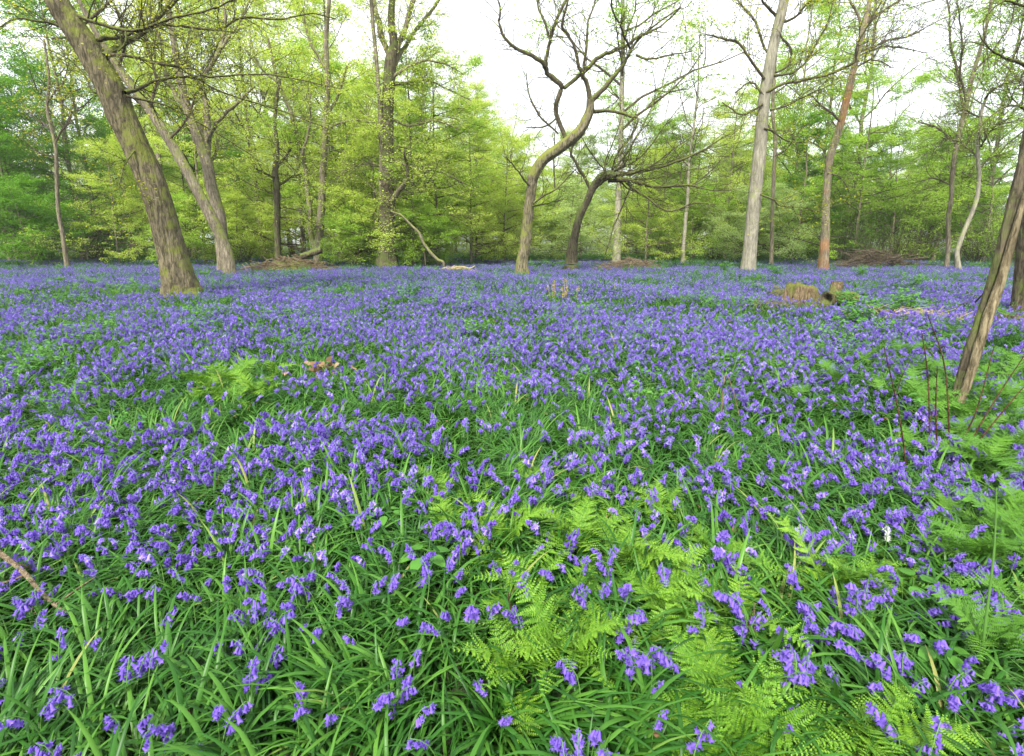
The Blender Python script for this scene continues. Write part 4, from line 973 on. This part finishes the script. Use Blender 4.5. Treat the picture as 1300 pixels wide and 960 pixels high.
def brush_pile(name, label, px, py, W, D, H, n, mat, seed, Y=None, cat='brush pile', L=1.2, mound=None, group=None, rt=1.):
    q = G(px, py, .1) if Y is None else P(px, py, Y); rng = np.random.default_rng(seed)
    T = thing(name, label, cat, (q[0], q[1], gz(q[0], q[1])), 0, group)
    x = rng.uniform(-W, W, n) * .5; y = rng.uniform(-D, D, n) * .5; hh = H * np.clip(1 - (2 * x / W) ** 2, 0, 1) * rng.random(n)
    az = rng.standard_normal(n) * .8 + (rng.random(n) < .5) * np.pi; el = rng.standard_normal(n) * .28; l = L * rng.uniform(.3, 1, n)
    d = np.stack([np.cos(az) * np.cos(el), np.sin(az) * np.cos(el), np.sin(el)], -1) * l[:, None] * .5; c = np.stack([x, y, hh + .05], -1); bend = rng.standard_normal((n, 3)) * .06
    mb = MB(); mb.tubes(np.stack([c - d, c + bend, c + d], 1), np.stack([np.full(n, .012), np.full(n, .010), np.full(n, .004)], 1) * rng.uniform(.6, 1.8, (n, 1)) * rt, 4); link('twigs', mb.mesh('twigs', [mat]), T)
    if mound:
        k = 26; pr = []; rings = [(1, -.05), (.9, .25), (.7, .6), (.4, .88), (.05, 1)]
        for r, h in rings:
            for a in range(k):
                aa = a * 6.283 / k; pr.append((math.cos(aa) * W * .42 * r * (1 + .1 * rng.standard_normal()), math.sin(aa) * D * .45 * r, H * .8 * h * (1 + .15 * rng.standard_normal())))
        m2 = MB(); m2.add(pr, [(i_ * k + a, i_ * k + (a + 1) % k, (i_ + 1) * k + (a + 1) % k, (i_ + 1) * k + a) for i_ in range(4) for a in range(k)]); link('mound', m2.mesh('mound', [mound]), T)
    return T
brush_pile('brush_pile', 'long low heap of dead brown branches and bracken at the wood edge, left', 368, 330, 3.4, 1.2, .62, 420, M['paletwig'], 1, 22.5, L=1.3, mound=M['rotwood'])
log('root_plate', 'dark broken log end sticking up at the right end of the long brush heap', tuple(P(383, 326, 22.3)), tuple(P(408, 317, 22.3)), .14, M['darkbark'], seed=5)
brush_pile('brush_pile', 'heap of pale and mossy sticks at the foot of the fallen branch', 578, 333, 1.9, .7, .22, 130, M['straw'], 2, 22, L=.8, mound=M['mossbark'])
brush_pile('brush_pile', 'scattered heap of grey sticks under the broken leaning tree', 800, 328, 2.8, 1.2, .5, 240, M['paletwig'], 3, 23, L=1.2)
brush_pile('brush_pile', 'tangle of thin dark sticks right of the orange-barked tree', 1110, 330, 3.4, 1.4, .9, 330, M['twig'], 4, 24.5, L=1.8)
brush_pile('wood_debris', 'pale shredded wood debris spilled in front of the stump', 1000, 391, 1.7, .8, .12, 420, M['paletwig'], 5, None, 'debris', .26, rt=.45)
brush_pile('mossy_debris', 'mossy yellow-green fragments piled against the left side of the stump', 990, 378, .6, .5, .3, 240, M['mossbark'], 9, None, 'debris', .16, rt=.5)
brush_pile('dead_bracken', 'flattened dry bracken stalks between the stump and the torn stem', 1150, 408, 1.8, .8, .22, 110, M['straw'], 6, None, 'dead bracken', .5, rt=.4)
brush_pile('dead_bracken', 'dry broken stalks behind the torn stem at the right edge', 1282, 412, 1., .6, .2, 60, M['paletwig'], 7, None, 'dead bracken', .5, rt=.45)
q = G(415, 468, .18); rgc = np.random.default_rng(8); mb = MB(); ctr = np.array([q[0], q[1], .16])
leaves(mb, [(ctr + rgc.standard_normal((4, 3)) * [.11, .08, .05], None) for _ in range(26)], rgc, 4, .065, .02, 1.2, .7)
o = mb.build('crumpled_leaves', M['litterleaf'], None, (q[0], q[1], 0), False); tag(o, 'small crumpled heap of brown dead leaves left of centre in the field', 'dead leaves')
T = hero('fallen_branch', 'bare pale fallen branch curving up from its stick heap toward the big dark trunk',
     [(563, 334, 3.6), (556, 330, 4), (547, 321, 3.8), (538, 309, 3.6), (532, 296, 3.4), (520, 284, 3), (510, 274, 2.5), (496, 268, 1.6)], [([(512, 276, 2.4), (504, 272, 1.6), (495, 274, 1)], {'tw': .3, 'tl': .3})], 22, M['greybark'], M['greybark'], None, seed=41, flare=1.)
T['category'] = 'branch'

def rod(name, label, pts, r, mat, cat, group=None, seed=0, forks=0):
    pts = np.array(pts, float); base = pts[0].copy(); rng = np.random.default_rng(seed)
    rows = np.column_stack([pts, np.linspace(r, r * .35, len(pts))]); c = curve(rows, 16); mb = MB(); mb.tubes(c[:, :3], c[:, 3], 7, rough=.07, rng=rng)
    for k in range(forks):
        i0 = rng.integers(4, 14); d = unit(c[i0 + 1, :3] - c[i0, :3] + rng.standard_normal(3) * .6); l = np.linalg.norm(pts[-1] - pts[0]) * .25
        mb.tubes(np.array([c[i0, :3], c[i0, :3] + d * l * .5, c[i0, :3] + d * l + rng.standard_normal(3) * l * .12]), [c[i0, 3] * .6, c[i0, 3] * .5, c[i0, 3] * .25], 5)
    o = mb.build(name, mat, None, tuple(base)); tag(o, label, cat, group); return o
rod('fallen_stick', 'thick brown stick lying in the leaves at the lower left corner', [G(-20, 688, .2), G(25, 722, .17), G(62, 762, .12), G(100, 788, .08)], .010, M['paletwig'], 'stick', forks=3)
rod('dead_stalk', 'upright orange-brown dead stalk in front of the central ferns', [G(655, 835, 0.04), P(652, 800, G(655, 835, .04)[1]), P(645, 752, G(655, 835, .04)[1])], .005, M['redstem'], 'stalk')
y_ = G(918, 545, 0.03)[1]; rod('dead_stalk', 'bent tan stalk making an upside-down V in the right middle field', [P(915, 545, y_), P(917, 510, y_), P(921, 476, y_), P(932, 500, y_), P(942, 545, y_)], .007, M['paletwig'], 'stalk')
y_ = G(925, 850, 0.04)[1]
rod('dead_stalk', 'pair-like dry brown stalk standing in the ferns at lower right, the taller one', [P(962, 850, y_), P(958, 800, y_), P(957, 765, y_)], .004, M['paletwig'], 'stalk')
rod('dead_stalk', 'dry brown stalk leaning left in the ferns at lower right, the shorter one', [P(940, 830, y_), P(950, 795, y_), P(955, 775, y_)], .0035, M['redstem'], 'stalk')
for k, (a, b, c_, lab) in enumerate((((1205, 575), (1200, 470), (1178, 400), 'tallest red cane curving left beside the torn stem'), ((1180, 560), (1178, 480), (1170, 420), 'straight red cane left of the tallest cane'), ((1228, 570), (1262, 510), (1300, 452), 'red cane slanting up to the right edge'), ((1232, 575), (1275, 520), (1310, 480), 'lower red cane slanting to the right edge'),
                                 ((1150, 590), (1140, 520), (1122, 440), 'thin red cane leaning left, leftmost of the canes'), ((1190, 580), (1188, 520), (1190, 465), 'short dark cane between the two upright canes'), ((1217, 570), (1240, 520), (1262, 440), 'thin cane rising in front of the torn stem foot'))):
    y_ = G(*a, .12)[1]; base = P(*a, y_); base[2] = 0
    rod('bramble_cane', lab, [base, P(*a, y_), P(*b, y_ - .05), P(*c_, y_ - .1)], .006, M['redstem'], 'cane', 'canes beside the torn stem', k, 1)
y_ = G(1245, 860, .1)[1]; b0 = P(1245, 868, y_); b0[2] = 0
rod('green_cane', 'tall thin pale green cane standing at the lower right corner', [b0, P(1250, 800, y_), P(1262, 700, y_), P(1265, 620, y_)], .0045, M['stem'], 'cane')
# yellow-brown shoots in the mid field
q = G(715, 385, 0.); T = thing('shoot_cluster', 'cluster of upright yellow-brown shoots in the mid field', 'shoots', (q[0], q[1], 0)); rg = np.random.default_rng(44)
for k in range(9):
    xx_ = rg.uniform(-.28, .28); mb = MB(); h = rg.uniform(.35, .6); pts = np.array([[xx_, rg.uniform(-.1, .1), 0], [xx_ * 1.1, 0, h * .5], [xx_ * 1.25, 0, h]]); mb.tubes(pts, [.006, .005, .003], 5); leaves(mb, [(pts, None)], rg, 16, .05, .012, .9, .5); mb.build('shoot', M['yellowshoot'], T)
# a few broad leaves near the camera
def broad(px, py, s, label):
    s *= .62  # small seedlings
    q = G(px, py, .16); T = thing('broad_leaved_plant', label, 'plant', (q[0], q[1], gz(q[0], q[1])), rr_.random() * 6)
    rg = np.random.default_rng(px)
    for k in range(5):
        az = k * 1.257 + rg.uniform(-.3, .3); mb = MB(); L = .10 * s; seg = 7; t = np.linspace(0, 1, seg + 1)[:, None]
        base = np.array([math.cos(az), math.sin(az), 0]) * .03 + [0, 0, .15]; d = np.array([math.cos(az), math.sin(az), .15]); side = np.array([-math.sin(az), math.cos(az), 0])
        c = base + d * L * t + np.array([0, 0, -.03]) * t ** 2; wv = .034 * s * np.sin(np.pi * t ** .8) ** .7; V = np.stack([c + side * wv + [0, 0, .004], c, c - side * wv + [0, 0, .004]], 1).reshape(-1, 3)
        i_ = np.arange(seg)[:, None] * 3; mb.add(V, np.concatenate([i_ + [0, 1, 4, 3], i_ + [1, 2, 5, 4]])); mb.build('leaf', M['herb'], T)
    mb = MB(); mb.tubes([[0, 0, 0], [0, 0, .08], [.005, 0, .16]], [.003, .0025, .002], 5); mb.build('stem', M['stem'], T)
broad(540, 715, 1.1, 'broad oval-leaved seedling left of the central ferns'); broad(1160, 745, 1.2, 'broad pale leaved plant among bluebells at lower right'); broad(1190, 835, .9, 'small broad-leaved plant near the bottom right corner'); broad(1150, 500, 1., 'broad-leaved plant near the canes'); broad(490, 660, .8, 'small broad-leaved plant left of the ferns in the lower middle')
